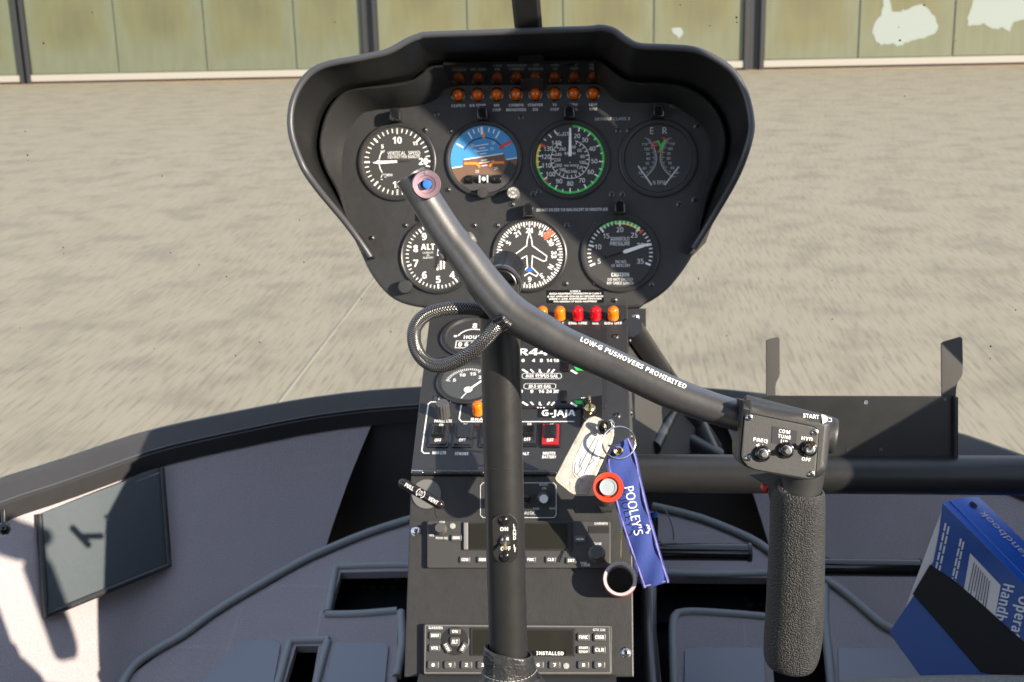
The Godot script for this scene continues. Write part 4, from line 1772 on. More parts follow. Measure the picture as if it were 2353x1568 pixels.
func knob(parent: Node3D, fr: Transform3D, u: float, v: float, r: float, h: float, z: float, mt: Material, ribs := 0, called := "knob") -> MeshInstance3D:
	var q := hit(fr, u, v, z)
	var R := r * kx(fr, u, v)
	var m := MB.new()
	m.x = parent_inv(parent) * fr * shift(q.x, q.y, z)
	if ribs == 0:
		m.lathe([Vector2(R * 1.0, 0), Vector2(R, h * 0.35), Vector2(R * 0.82, h * 0.42), Vector2(R * 0.8, h * 0.93), Vector2(R * 0.72, h), Vector2(0, h * 1.01)], 28)
	else:
		var secs := []
		for e in [[1.0, 0.0], [1.0, 0.88], [0.93, 1.0]]:
			var ring := PackedVector3Array()
			for j in ribs * 4:
				var a := TAU * j / (ribs * 4)
				var rr: float = R * e[0] * (1.0 if j % 4 < 2 else 0.92)
				ring.append(Vector3(cos(a) * rr, sin(a) * rr, e[1] * h))
			secs.append(ring)
		m.loft(secs)
	return part(called, m, mt, parent, 30)


func console() -> void:
	var o := P(1195, 1085, 1.24)
	UC = frame(o, Vector3(0, cos(deg_to_rad(24)), sin(deg_to_rad(24))))
	LC = frame(o + Vector3(0, -0.003, 0.003), Vector3(0, cos(deg_to_rad(60)), sin(deg_to_rad(60))))
	con = thing("centre_console", "black centre console of switches, gauges and two radios below the flight instruments", "console", Transform3D(Basis(), o))
	var inv := con.transform.affine_inverse()
	var m := MB.new()
	m.x = inv * UC
	m.prism(hits(UC, [990, 700, 1442, 700, 1451, 1083, 944, 1083]), -0.16, 0.0, 0.002)
	var upper := part("upper_face", m, M.console_black, con, 30)
	m = MB.new()
	m.x = inv * LC
	m.prism(hits(LC, [944, 1093, 1452, 1093, 1457, 1557, 928, 1557]), -0.2, 0.0, 0.002)
	part("lower_face", m, M.console_black, con, 30)
	m = MB.new()
	m.box(Vector3(0.0, -0.30, -0.10), Vector3(0.19, 0.28, 0.25), 0.01)
	m.box(Vector3(0.0, -0.26, 0.02), Vector3(0.18, 0.2, 0.20), 0.01)
	part("pedestal", m, M.matt_black, con)
	# piano hinge
	var hx0 := hit(UC, 946, 1086).x
	var hx1 := hit(UC, 1450, 1088).x
	for i in 18:
		m = MB.new()
		m.x = inv * UC * Transform3D(Basis(Vector3.UP, PI / 2), Vector3(lerpf(hx0, hx1, (i + 0.5) / 18.0), -0.002, 0.0012))
		var l := (hx1 - hx0) / 36.0 - 0.0003
		m.lathe([Vector2(0.0024, -l), Vector2(0.0026, -l + 0.0003), Vector2(0.0026, l - 0.0003), Vector2(0.0024, l)], 12)
		part("hinge_knuckle", m, M.dark_steel if i > 0 else M.steel, con)

	# lower row of warning lamps
	var cols: Array[Material] = [M.lens_amber, M.lens_amber, M.lens_amber, M.lens_red, M.lens_red, M.lens_amber]
	var us := [1206, 1247, 1287, 1328, 1369, 1409]
	var txt := MB.new()
	txt.x = inv * UC
	for i in 6:
		lamp(con, inv * at(UC, us[i], 733), cols[i], 0.0165, 13.0 * kx(UC, 1300, 733))
		ut(txt, UC, ["FUEL", "ALT", "ALT", "ENG FIRE", "OIL", "GOV OFF"][i], us[i], 743, [20, 18, 18, 42, 15, 40][i], 0.0004, 5.5)

	# round gauges left
	for e in [["hour_meter", "hour meter beside the cable loop", 1088, 777, 76], ["oil_gauge", "small round gauge with a white needle below the hour meter", 1078, 881, 75]]:
		var g := node(e[0], con, inv * at(UC, e[2], e[3]), e[1])
		var R: float = e[4] * kx(UC, e[2], e[3])
		m = MB.new()
		m.lathe([Vector2(R, 0), Vector2(R, 0.0025), Vector2(R * 0.96, 0.0038), Vector2(R * 0.86, 0.0036), Vector2(R * 0.82, 0.0006)], 48, Vector3(), false)
		part("bezel", m, M.satin_black, g)
		m = MB.new()
		m.lathe([Vector2(R * 0.84, 0.0008), Vector2(0, 0.0009)], 40)
		part("dial", m, M.dial_black if e[0] == "hour_meter" else M.dial_grey, g)
		m = MB.new()
		var z := 0.0012
		if e[0] == "hour_meter":
			m.arc(R * 0.48, R * 0.52, -70, 70, z, Vector2(0, -0.12) * R)
			put_text(m, "HOURS", Vector2(0.02, 0.0) * R, R * 0.16, z, true, 0, R * 0.62)
			m.poly_line(PackedVector2Array([Vector2(-0.5, -0.18) * R, Vector2(0.5, -0.18) * R, Vector2(0.5, -0.5) * R, Vector2(-0.5, -0.5) * R]), R * 0.025, z, true)
			put_text(m, "0 6 5 4 8", Vector2(0, -0.34) * R, R * 0.2, z, true, 0, R * 0.86)
			put_text(m, "8", Vector2(0, 0.55) * R, R * 0.22, z)
			m.flat(MB.circle(R * 0.05, 10, Vector2(-0.55, 0.05) * R), z)
			put_text(m, "QUARTZ", Vector2(0, -0.65) * R, R * 0.1, z)
		else:
			for i in 31:
				m.tick(R * (0.60 if i % 10 == 0 else 0.66), R * 0.75, -75 + i * 5.0, R * 0.022, z, Vector2(0, -0.1) * R)
			for i in 4:
				put_text(m, str(i * 5 + 5), MB.dir(-66 + i * 38.0) * R * 0.50 + Vector2(0, -0.1) * R, R * 0.14, z, true)
			m.line(Vector2(0, -0.38) * R, Vector2(0.45, 0.12) * R, R * 0.07, z + 0.0008)
			m.flat(MB.circle(R * 0.13, 16, Vector2(0, -0.36) * R), z + 0.0009)
			m.line(Vector2(0, -0.42) * R, Vector2(-0.18, -0.75) * R, R * 0.03, z + 0.0008)
		part("dial_markings", m, M.print_white, g)
		m = MB.new()
		m.flat(MB.circle(R * 0.85, 36), 0.0034)
		part("glass", m, M.gauge_glass, g)

	# fuel and engine gauge cluster
	var cl := node("gauge_cluster", con, inv * UC, "cluster of small fuel and engine gauges marked in US gallons")
	m = MB.new()
	var cq := hits(UC, [1150, 750, 1386, 750, 1396, 760, 1398, 930, 1390, 940, 1150, 940])
	m.prism(cq, 0.0, 0.0022, 0.0008)
	part("cluster_frame", m, M.satin_black, cl)
	m = MB.new()
	m.prism(hits(UC, [1155, 790, 1380, 790, 1384, 934, 1155, 934], 0.0022), 0.0022, 0.0032, 0.0004)
	part("cluster_face", m, M.console_black, cl)
	m = MB.new()
	var Z := 0.0036
	for e in [[[0, 1202], [4, 1226], [8, 1244], [14, 1262.5], [18, 1278]], [[0, 1198], [9, 1222], [16, 1244], [24, 1261.6], [30, 1277.6]]]:
		var v := 828.7 if e[1][0] == 4 else 899.7
		for k in e:
			ut(m, UC, str(k[0]), k[1], v, 7 if k[0] < 10 else 13, Z, 7.0)
	ut(m, UC, "R44", 1226, 809, 68, Z, 15.0)
	ut(m, UC, "AUX 17.0 US GAL", 1245, 864.5, 74, Z, 7.0)
	ut(m, UC, "29.5 US GAL", 1240.6, 888, 52, Z, 7.0)
	ut(m, UC, "°F", 1340, 916, 9, Z, 5.0)
	for e in [[1200, 858.5, 1290, 870.5], [1204, 882, 1277, 894]]:
		m.poly_line(hits(UC, [e[0] + 4, e[1], e[2] - 4, e[1], e[2], e[1] + 2.5, e[2], e[3] - 2.5, e[2] - 4, e[3], e[0] + 4, e[3], e[0], e[3] - 2.5, e[0], e[1] + 2.5], Z), 0.0005, Z, true)
	for v in [853, 928]:
		for e in [[1200, -4, 1213, 4, 0.0022], [1219, -4, 1226, 3, 0.0016], [1240, -4, 1240, 3, 0.0016], [1258, 3, 1263, -4, 0.0016], [1267, 4, 1274, -4, 0.0018], [1312, -2, 1326, 6, 0.0024]]:
			m.line(hit(UC, e[0], v + e[1], Z), hit(UC, e[2], v + e[3], Z), e[4], Z)
		ut(m, UC, ".:.", 1243, v + 6, 18, Z)
	part("dial_markings", m, M.print_white, cl)
	for v in [846.5, 924]:
		m = MB.new()
		m.flat(hits(UC, [1319, v - 3, 1354, v - 3, 1350, v + 5, 1325, v + 5], Z), Z)
		part("green_arc", m, M.print_green, cl)
	for e in [[1300, 845], [1296, 915]]:
		m = MB.new()
		m.prism(hits(UC, [e[0] - 7, e[1] - 14, e[0] + 7, e[1] - 14, e[0] + 7, e[1] + 10, e[0] - 7, e[1] + 10], Z), 0.003, 0.006, 0.0006)
		part("divider", m, M.gloss_black, cl)

	# registration, outlines and switch names
	m = MB.new()
	m.x = inv * UC
	m.prism(hits(UC, [1236, 941, 1325, 941, 1326, 960, 1235, 960], 0.0), 0.0, 0.0004)
	part("placard", m, M.gloss_black, con)
	ut(txt, UC, "G-JAJA", 1283.5, 951, 77, 0.0008, 13.5)
	for l in [[986, 1042, 974, 1042, 969, 1036, 984, 929, 990, 924, 1003, 924], [1035, 924, 1054, 924, 1060, 930, 1055, 963, 1061, 969.5, 1200, 969.5, 1319, 969], [1385, 967.5, 1399, 967.5, 1405, 973, 1410, 990]]:
		txt.poly_line(hits(UC, l, 0.0004), 0.0011, 0.0004)
	for e in [["PANEL LTS", 1018, 968, 40], ["BRAKE", 1105, 964, 46], ["NAV LTS", 1009, 1041, 31], ["STROBE", 1061, 1043, 31], ["ALT", 1208, 1043, 15], ["MASTER", 1262, 1042, 29], ["BATTERY", 1262, 1050.5, 32]]:
		ut(txt, UC, e[0], e[1], e[2], e[3], 0.0004, 6.5)
	part("lettering", txt, M.print_white, con)

	knob(con, UC, 1019, 957, 15.5, 0.018, 0.0, M.key_grey, 14, "dimmer_knob")
	lamp(con, inv * at(UC, 1099, 952), M.lens_amber, 0.0165, 13.0 * kx(UC, 1100, 950))
	# rocker switches
	for e in [[1009, 1002, false, -1], [1065, 1002, false, 1], [1213, 1000, false, -1], [1265, 1002, true, 1], [1126, 1002, false, 1], [1160, 1002, false, 1]]:
		var sw := node("rocker_switch", con, inv * at(UC, e[0], e[1]), "red master battery rocker switch" if e[2] else "")
		var W: float = 42 * kx(UC, e[0], e[1])
		var H: float = 52 * ky(UC, e[0], e[1])
		m = MB.new()
		m.prism(MB.rrect(W * 1.12, H * 1.06, 0.0012), 0.0, 0.0016, 0.0005)
		part("switch_frame", m, M.gloss_black, sw)
		m = MB.new()
		m.prism(MB.rrect(W * 0.92, H * 0.90, 0.001), 0.0016, 0.0030, 0.0005)
		part("switch_plate", m, M.switch_red if e[2] else M.satin_black, sw)
		m = MB.new()
		m.x = Transform3D(Basis(Vector3.RIGHT, deg_to_rad(14.0 * e[3])), Vector3(0, 0.05 * H, 0.003))
		m.prism(MB.rrect(W * 0.68, H * 0.5, 0.001), 0.0, 0.0032, 0.0008)
		part("rocker", m, M.gloss_black, sw)
		m = MB.new()
		put_text(m, "ON", Vector2(0.06 * W, 0.38 * H), H * 0.10, 0.0034, true, 0, W * 0.22)
		put_text(m, "OFF", Vector2(0.0, -0.30 * H), H * 0.14, 0.0034, true, 0, W * 0.36)
		part("lettering", m, M.print_white, sw)
	# key lock
	var kl := node("key_switch", con, inv * at(UC, 1356, 958))
	m = MB.new()
	m.x = Transform3D(Basis(Vector3.UP, 0.35), Vector3(0, 0.004, 0))
	m.prism(PackedVector2Array([Vector2(-0.010, -0.022), Vector2(0.010, -0.016), Vector2(0.010, 0.022), Vector2(-0.010, 0.010)]), 0.0, 0.010, 0.001)
	part("key_guard", m, M.gloss_black, kl)
	m = MB.new()
	m.lathe([Vector2(0.0055, 0.008), Vector2(0.0055, 0.0125), Vector2(0.0045, 0.0135), Vector2(0, 0.0135)], 18)
	part("lock_barrel", m, M.brass, kl)
	m = MB.new()
	m.x = Transform3D(Basis(Vector3.UP, PI / 2), Vector3(0, -0.002, 0.014))
	m.prism(MB.rrect(0.014, 0.012, 0.004, 4, Vector2(-0.007, 0)), -0.001, 0.001, 0.0003)
	part("key", m, M.brass, kl)
	for e in [[1415.6, 774], [1419.5, 956], [1421, 865], [1018, 827], [1040, 748], [1005, 916]]:
		screw(con, inv * at(UC, e[0], e[1], 0.0, e[0] * 5), 0.0034)
	for e in [[955.8, 1221], [1438, 1500]]:
		screw(con, inv * at(LC, e[0], e[1], 0.0, 20), 0.0040, true)
	# flange at the console's side
	for i in 6:
		m = MB.new()
		var q := hit(UC, 1445 + i * 0.8, 770 + i * 55)
		m.x = inv * UC * Transform3D(Basis(Vector3.UP, PI / 2), Vector3(q.x + 0.001, q.y, -0.008))
		m.lathe([Vector2(0.0032, 0), Vector2(0.0028, 0.0014), Vector2(0, 0.002)], 12)
		part("rivet", m, M.dark_steel, con)
	var pf := frame(P(1463, 731, 1.45), Vector3(0, 0.27, 0.963))
	m = MB.new()
	m.x = inv * pf
	m.box(Vector3(0, 0, -0.01), Vector3(0.021, 0.021, 0.02), 0.001)
	part("mount_bracket", m, M.satin_black, con)
	screw(con, inv * pf * shift(-0.001, 0.001, 0.0), 0.0034, true)

	# ---- lower face ----
	m = MB.new()
	m.x = inv * at(LC, 980, 1136)
	m.lathe([Vector2(0.0140, 0), Vector2(0.0140, 0.0012), Vector2(0.0132, 0.0018), Vector2(0, 0.0018)], 32)
	part("vent_flange", m, M.grey_metal, con)
	m = MB.new()
	m.x = inv * LC
	m.prism(hits(LC, [1010, 1098, 1108, 1098, 1108, 1190, 1004, 1190, 1000, 1180, 1000, 1116]), 0.0, 0.0007, 0.0003)
	part("cover_plate", m, M.panel_black, con)
	var mt := MB.new()
	mt.x = inv * LC
	m = MB.new()
	m.x = inv * LC
	m.prism(hits(LC, [1108, 1108, 1274, 1108, 1280, 1114, 1280, 1186, 1274, 1192, 1108, 1192, 1102, 1186, 1102, 1114]), 0.0, 0.0010, 0.0003)
	part("music_plate", m, M.panel_black, con)
	mt.poly_line(hits(LC, [1110, 1110, 1272, 1110, 1278, 1116, 1278, 1184, 1272, 1190, 1110, 1190, 1104, 1184, 1104, 1116], 0.0012), 0.0005, 0.0012, true)
	for e in [["MUSIC", 1216, 1179.5, 27], ["MIN", 1232, 1169.5, 13], ["MAX", 1270, 1169, 14], ["MUSIC", 1250, 1114, 20], ["ON", 1250, 1122.5, 9]]:
		ut(mt, LC, e[0], e[1], e[2], e[3], 0.0013, 0.0, false)
	part("lettering", mt, M.print_soft, con)
	knob(con, LC, 1249, 1147, 13, 0.012, 0.001, M.key_grey, 12, "volume_knob")
	m = MB.new()
	m.x = inv * at(LC, 1249.5, 1147, 0.0135)
	m.lathe([Vector2(0.0040, 0), Vector2(0.0040, 0.0004), Vector2(0, 0.0004)], 20)
	part("knob_face", m, M.print_grey, con)
	knob(con, LC, 1211, 1147, 8, 0.010, 0.001, M.gloss_black, 0, "jack")
	radio_one(inv)
	radio_two(inv)
	# mixture control: red knob on a long rod
	var mx := node("mixture_control", con, Transform3D(), "red round knob with a silver centre on a long rod")
	var base := P(1394, 1157, 1.215)
	var tip := P(1397.5, 1120.5, 1.10)
	var ax := (tip - base).normalized()
	var mf := Transform3D(frame(tip, (ax + (cam.origin - tip).normalized() * 1.4)).basis, tip)
	m = on(con)
	m.tube(PackedVector3Array([base - ax * 0.02, tip - mf.basis.z * 0.012]), 0.0048, 14)
	part("rod", m, M.steel, mx)
	m = on(con)
	m.tube(PackedVector3Array([base - ax * 0.004, base + ax * 0.012]), 0.0095, 6)
	part("lock_nut", m, M.dark_steel, mx)
	m = MB.new()
	m.x = inv * mf
	var k := 1.10 / FL
	m.lathe([Vector2(20 * k, -0.013), Vector2(27 * k, -0.010), Vector2(34 * k, -0.005), Vector2(35.5 * k, -0.001), Vector2(34 * k, 0.001), Vector2(25 * k, 0.0005), Vector2(22.5 * k, -0.003), Vector2(0, -0.003)], 48)
	part("red_knob", m, M.red_plastic, mx)
	m = MB.new()
	m.x = inv * mf
	m.lathe([Vector2(20 * k, -0.003), Vector2(20 * k, 0.003), Vector2(18.8 * k, 0.0042), Vector2(16 * k, 0.0040), Vector2(15 * k, 0.0034), Vector2(0, 0.0034)], 40)
	part("lock_button", m, M.silver_disc, mx)


func radio_one(inv: Transform3D) -> void:
	var r := node("com_radio", con, inv * LC, "upper radio with a dark display and a large tuning knob")
	var z := 0.006
	var m := MB.new()
	m.prism(hits(LC, [985, 1197, 1400, 1198, 1403, 1202, 1403, 1302, 1399, 1306, 984, 1306, 981, 1302, 981, 1201], z), 0.0, z, 0.0009)
	part("bezel", m, M.radio_grey, r)
	m = MB.new()
	m.prism(hits(LC, [1065, 1200, 1314, 1200, 1314, 1266, 1065, 1265], z), z, z + 0.002, 0.0006)
	part("display_frame", m, M.satin_black, r)
	m = MB.new()
	m.prism(hits(LC, [1066, 1202, 1076, 1202, 1076, 1264, 1066, 1264], z), z + 0.002, z + 0.0032, 0.0008)
	part("display_edge", m, M.edge_grey, r)
	m = MB.new()
	m.flat(hits(LC, [1079, 1205, 1304, 1205, 1304, 1262, 1079, 1262], z), z + 0.0024)
	part("display", m, M.screen, r)
	m = MB.new()
	m.prism(hits(LC, [1353, 1210, 1400, 1210, 1400, 1226, 1353, 1226], z), z - 0.001, z + 0.0008, 0.0003)
	part("card_slot", m, M.satin_black, r)
	var t := MB.new()
	for e in [["COM", 1016, 1200, 12], ["PUSH SQ", 1015, 1237.5, 27], ["VOL", 992, 1231, 12], ["GARMIN", 1381, 1203.5, 30], ["TUNE", 1373, 1250, 18], ["PUSH", 1341, 1294, 14], ["CRSR", 1346, 1299, 20]]:
		ut(t, LC, e[0], e[1], e[2], e[3], z + 0.0003)
	part("lettering", t, M.print_soft, r)
	button(r, LC, 1049, 1237, 25, 15, z, ["MON"])
	button(r, LC, 1333, 1240, 26, 16, z, ["<>"], "button", 0.7)
	for e in [[1068.7, "COM"], [1109, "MEM"], [1150, "ID"], [1185, "BND"], [1220, "FUNC"], [1266, "CLR"], [1313, "ENT"]]:
		button(r, LC, e[0], 1287 + (2 if e[1] == "ENT" else 0), 24, 15, z, [e[1]])
	knob(r, LC, 1014, 1217, 13.5, 0.014, z, M.key_grey)
	knob(r, LC, 1372, 1274, 19.5, 0.018, z, M.key_grey)
	m = MB.new()
	m.x = shift(hit(LC, 1040, 1209.5, z).x, hit(LC, 1040, 1209.5, z).y, z)
	m.lathe([Vector2(0.0028, 0), Vector2(0.0026, 0.0008), Vector2(0, 0.0012)], 16)
	part("light_sensor", m, M.sensor, r)


func radio_two(inv: Transform3D) -> void:
	var r := node("transponder", con, inv * LC, "lower radio with number keys and an INSTALLED display label")
	var z := 0.007
	var m := MB.new()
	m.prism(hits(LC, [977, 1434, 1402, 1437, 1406, 1441, 1406, 1548, 1401, 1552, 976, 1551, 973, 1547, 973, 1438], z), 0.0, z, 0.0009)
	part("bezel", m, M.radio_grey, r)
	m = MB.new()
	m.poly_line(hits(LC, [978, 1438, 1400, 1441, 1403, 1547, 976, 1547], z), 0.0007, z + 0.0002, true)
	part("bezel_line", m, M.edge_grey, r)
	m = MB.new()
	m.prism(hits(LC, [1081, 1443, 1321, 1445, 1321, 1509, 1081, 1508], z), z, z + 0.0012, 0.0004)
	part("display_frame", m, M.satin_black, r)
	m = MB.new()
	m.flat(hits(LC, [1087, 1448, 1316, 1450, 1316, 1505, 1087, 1505], z), z + 0.0014)
	part("display", m, M.screen, r)
	m = MB.new()
	m.prism(hits(LC, [1222, 1496, 1300, 1496, 1300, 1508, 1222, 1508], z), z + 0.0014, z + 0.0018)
	var pl := part("placard", m, M.gloss_black, r)
	m = MB.new()
	ut(m, LC, "INSTALLED", 1264, 1502, 62, z + 0.0022, 8.0)
	part("lettering", m, M.print_white, pl)
	var t := MB.new()
	ut(t, LC, "GARMIN", 1001, 1443.5, 32, z + 0.0003)
	ut(t, LC, "GTX 330", 1376.6, 1448, 28, z + 0.0003)
	part("lettering", t, M.print_soft, r)
	m = MB.new()
	var q := hit(LC, 1046, 1474, z)
	m.x = shift(q.x, q.y, z - 0.0006)
	m.lathe([Vector2(0.0128, 0), Vector2(0.0128, 0.0010), Vector2(0.0120, 0.0014), Vector2(0, 0.0014)], 40)
	part("mode_ring", m, M.satin_black, r)
	button(r, LC, 1000, 1461, 26, 17, z, ["IDENT"], "button", 0.72)
	button(r, LC, 999, 1490, 26, 17, z, ["VFR"])
	button(r, LC, 1046, 1452, 25, 14, z + 0.0006, ["ON"], "button", 0.5)
	button(r, LC, 1045.5, 1475.5, 22, 22, z + 0.0006, ["ALT"])
	button(r, LC, 1028, 1489, 24, 14, z + 0.0006, ["STBY"], "button", 0.8, -58)
	button(r, LC, 1065, 1489, 24, 14, z + 0.0006, ["OFF"], "button", 0.6, 58)
	for e in [[1341, 1465, ["FUNC"]], [1378, 1465, ["CRSR"]], [1341, 1494, ["START", "STOP"]], [1378, 1494, ["CLR"]]]:
		button(r, LC, e[0], e[1], 28, 19, z, e[2], "button", 0.72)
	for e in [[996, "0"], [1034, "1"], [1072.5, "2"], [1110, "3"], [1147, "4"], [1185, "5"], [1237, "6"], [1275, "7"], [1341, "8"], [1378, "9"]]:
		button(r, LC, e[0], 1528.7, 26, 18, z, [e[1]], "button", 0.26)
	m = MB.new()
	q = hit(LC, 1301, 1531, z)
	m.x = shift(q.x, q.y, z)
	m.lathe([Vector2(0.0028, 0), Vector2(0.0026, 0.0008), Vector2(0, 0.0012)], 16)
	part("light_sensor", m, M.sensor, r)


func proj(p: Vector3) -> Vector2:
	var q := cam.affine_inverse() * p
	return Vector2(CU + q.x / -q.z * FL, CV - q.y / -q.z * FL)


func cyclic() -> void:
	var base := P(1170, 1600, 1.035)
	var cy := thing("cyclic_stick", "black cyclic control stick with bent crossbar, switch box and foam hand grip", "control stick", Transform3D(Basis(), base))
	var inv := cy.transform.affine_inverse()
	design = inv
	var p_top := P(1147, 690, 0.972)
	var p_bot := P(1168, 1490, 1.030)
	var ax := (p_top - p_bot).normalized()
	var low := p_bot - ax * 0.12
	var m := plan()
	m.tube(PackedVector3Array([low, p_bot, p_bot.lerp(p_top, 0.5), p_top + ax * 0.012]), 0.0151, 40)
	part("post", m, M.post_black, cy, 60)
	# scored ring round the post
	m = plan()
	var sc := P(1161, 1065, 0.998)
	var cen := p_bot + ax * (sc - p_bot).dot(ax)
	m.tube(PackedVector3Array([cen - ax * 0.0003, cen + ax * 0.0003]), 0.01522, 40, false)
	part("scratch", m, M.dark_steel, cy, 60)
	# teetering yoke: a short sleeve lying fore and aft on the post's head
	var yo := P(1152, 655, 0.972)
	m = plan()
	m.x = m.x * Transform3D(frame(yo, Vector3(0.02, 0.03, 1)).basis, yo)
	m.lathe([Vector2(0.0145, -0.062), Vector2(0.0152, -0.060), Vector2(0.0152, -0.002), Vector2(0.0146, 0.0), Vector2(0.0125, 0.0), Vector2(0.0120, -0.001), Vector2(0.0118, -0.012), Vector2(0, -0.012)], 48)
	part("yoke", m, M.hub_metal, cy)
	m = plan()
	m.x = m.x * Transform3D(frame(yo, Vector3(0.02, 0.03, 1)).basis, yo)
	m.lathe([Vector2(0.0116, -0.012), Vector2(0.0116, 0.001), Vector2(0.0108, 0.0016), Vector2(0.0096, 0.001), Vector2(0.0094, -0.006), Vector2(0, -0.006)], 40)
	part("bearing_ring", m, M.dark_steel, cy)

	# bent crossbar
	var path := PackedVector3Array()
	var rad := []
	for e in [[943, 404, 0.934, 37.0], [988, 475, 0.935, 37.0], [1032, 543, 0.935, 38.0], [1064, 584, 0.935, 40.0], [1120, 659, 0.934, 42.5], [1176, 719, 0.932, 43.0], [1248, 762, 0.929, 40.5], [1297, 790, 0.927, 38.5], [1389, 831, 0.924, 38.0], [1449, 859, 0.921, 38.0], [1541, 902, 0.917, 38.0], [1620, 932, 0.914, 36.5], [1674, 949, 0.912, 36.0], [1720, 963, 0.911, 36.0]]:
		path.append(P(e[0], e[1], e[2]))
		rad.append(e[3] * e[2] / FL)
	var fine := smooth(path, 6)
	var frad := []
	for i in fine.size():
		var t := float(i) / 6.0
		var a := mini(int(t), rad.size() - 1)
		frad.append(lerpf(rad[a], rad[mini(a + 1, rad.size() - 1)], t - a))
	m = plan()
	m.tube(fine, frad, 44)
	var bar := part("crossbar", m, M.rod_black, cy, 40)
	# lettering wrapped on the bar
	var i0 := 0
	var i1 := 0
	for i in fine.size():
		if proj(fine[i]).x < 1326:
			i0 = i
		if proj(fine[i]).x < 1556:
			i1 = i
	var seg := resample(fine.slice(i0, i1 + 2), 120)
	var leng := 0.0
	for i in 119:
		leng += seg[i].distance_to(seg[i + 1])
	var g := glyphs("LOW-G PUSHOVERS PROHIBITED", true)
	var gs: Vector2 = g[1]
	var k := leng / gs.x
	var gv: PackedVector2Array = g[0]
	m = plan()
	var tr := []
	for q in gv:
		var s := (q.x / gs.x + 0.5) * 118.0
		var a := clampi(int(s), 0, 117)
		var c := seg[a].lerp(seg[a + 1], s - a)
		var d := (seg[mini(a + 3, 119)] - seg[maxi(a - 3, 0)]).normalized()
		var vw := (cam.origin - c)
		vw = (vw - d * vw.dot(d)).normalized()
		var up := vw.cross(d)
		if up.y < 0:
			up = -up
		var r: float = 0.01172
		for f in range(i0, i1 + 2, 3):
			if fine[f].distance_to(c) < 0.012:
				r = frad[f]
				break
		var phi := deg_to_rad(42.0) + q.y * k * 1.12 / r
		tr.append(c + (vw * cos(phi) + up * sin(phi)) * (r + 0.00022))
	for i in range(0, tr.size() - 2, 3):
		m.tri(tr[i], tr[i + 1], tr[i + 2])
	part("lettering", m, M.print_white, cy)
	# bolts of the clamp and the plugged wire hole
	for e in [[1088, 544, 0.935, 1], [1016, 590, 0.935, -1]]:
		var q := P(e[0], e[1], e[2])
		var c := q
		var best := 9.0
		for f in fine:
			if f.distance_to(q) < best:
				best = f.distance_to(q)
				c = f
		var n := (q - c).normalized()
		m = plan()
		m.x = m.x * Transform3D(frame(c, n).basis, c + n * 0.0108)
		m.lathe([Vector2(0.0050, 0), Vector2(0.0050, 0.0016), Vector2(0.0040, 0.0030), Vector2(0.0016, 0.0036), Vector2(0.0013, 0.0022), Vector2(0, 0.0022)], 20)
		part("bolt", m, M.grey_metal, cy)
	# push button in the free end
	var ef := P(980, 424, 0.918)
	var en := (cam.origin - ef).normalized()
	en = (en + Vector3(0.1, 0.03, 0)).normalized()
	var u1 := 0.918 / FL
	m = plan()
	m.x = m.x * Transform3D(frame(ef, en).basis, ef)
	m.lathe([Vector2(33 * u1, -0.010), Vector2(34 * u1, -0.001), Vector2(33 * u1, 0.0007), Vector2(31.5 * u1, 0.0011), Vector2(21 * u1, 0.0009), Vector2(20 * u1, 0.0004), Vector2(13.5 * u1, 0.0002), Vector2(12.5 * u1, -0.0012), Vector2(0, -0.0012)], 56)
	part("button_ring", m, M.mauve_metal, cy, 25)
	m = plan()
	m.x = m.x * Transform3D(frame(ef, en).basis, ef)
	m.lathe([Vector2(10.5 * u1, -0.001), Vector2(10.5 * u1, 0.0046), Vector2(9.6 * u1, 0.0054), Vector2(0, 0.0055)], 28)
	part("push_button", m, M.blue_cap, cy)
	m = plan()
	m.x = m.x * Transform3D(frame(ef, en).basis, ef)
	m.lathe([Vector2(4.4 * u1, 0.0009), Vector2(4.0 * u1, 0.0014), Vector2(0, 0.0016)], 16, Vector3(-1 * u1, 27 * u1, 0))
	part("index_dot", m, M.grey_metal, cy)

	# landing light switch on the post
	var pc := P(1156, 1235, 0.998)
	var on_ax := p_bot + ax * (pc - p_bot).dot(ax)
	var nz := (cam.origin - on_ax)
	nz = (nz - ax * nz.dot(ax)).normalized()
	var sf := Transform3D(frame(on_ax, nz, ax).basis, on_ax + nz * 0.0146)
	var sw := node("landing_light_switch", cy, inv * sf)
	m = MB.new()
	m.prism(MB.rrect(0.0196, 0.0405, 0.0096, 8), -0.004, 0.0012, 0.0006)
	part("switch_plate", m, M.post_black, sw)
	for s in [1, -1]:
		m = MB.new()
		m.lathe([Vector2(0.0040, 0.001), Vector2(0.0038, 0.0022), Vector2(0.0026, 0.0032), Vector2(0, 0.0036)], 20, Vector3(-0.001, 0.0147 * s, 0))
		part("rivet", m, M.gloss_black, sw)
	m = MB.new()
	m.lathe([Vector2(0.0042, 0.001), Vector2(0.0042, 0.0022), Vector2(0.0030, 0.0024), Vector2(0.0030, 0.0044), Vector2(0.0018, 0.0050), Vector2(0, 0.0050)], 20, Vector3(-0.0003, -0.0008, 0))
	part("switch_nut", m, M.steel, sw)
	m = MB.new()
	m.tube(PackedVector3Array([Vector3(-0.0003, -0.0008, 0.004), Vector3(-0.0006, -0.004, 0.0095), Vector3(-0.0007, -0.0056, 0.012)]), [0.0009, 0.0014, 0.0017], 12)
	part("toggle", m, M.brass, sw)
	m = MB.new()
	put_text(m, "ON", Vector2(-0.0008, 0.0080), 0.0031, 0.0014, true)
	put_text(m, "OFF", Vector2(0.0, -0.0078), 0.0031, 0.0014, true)
	for i in 7:
		if "LAND LT"[i] != " ":
			put_text(m, "LAND LT"[i], Vector2(0.0070, 0.0104 - i * 0.0033), 0.0027, 0.0014, true)
	part("lettering", m, M.print_white, sw)

	# switch box
	var bo := P(1795, 1025, 0.888)
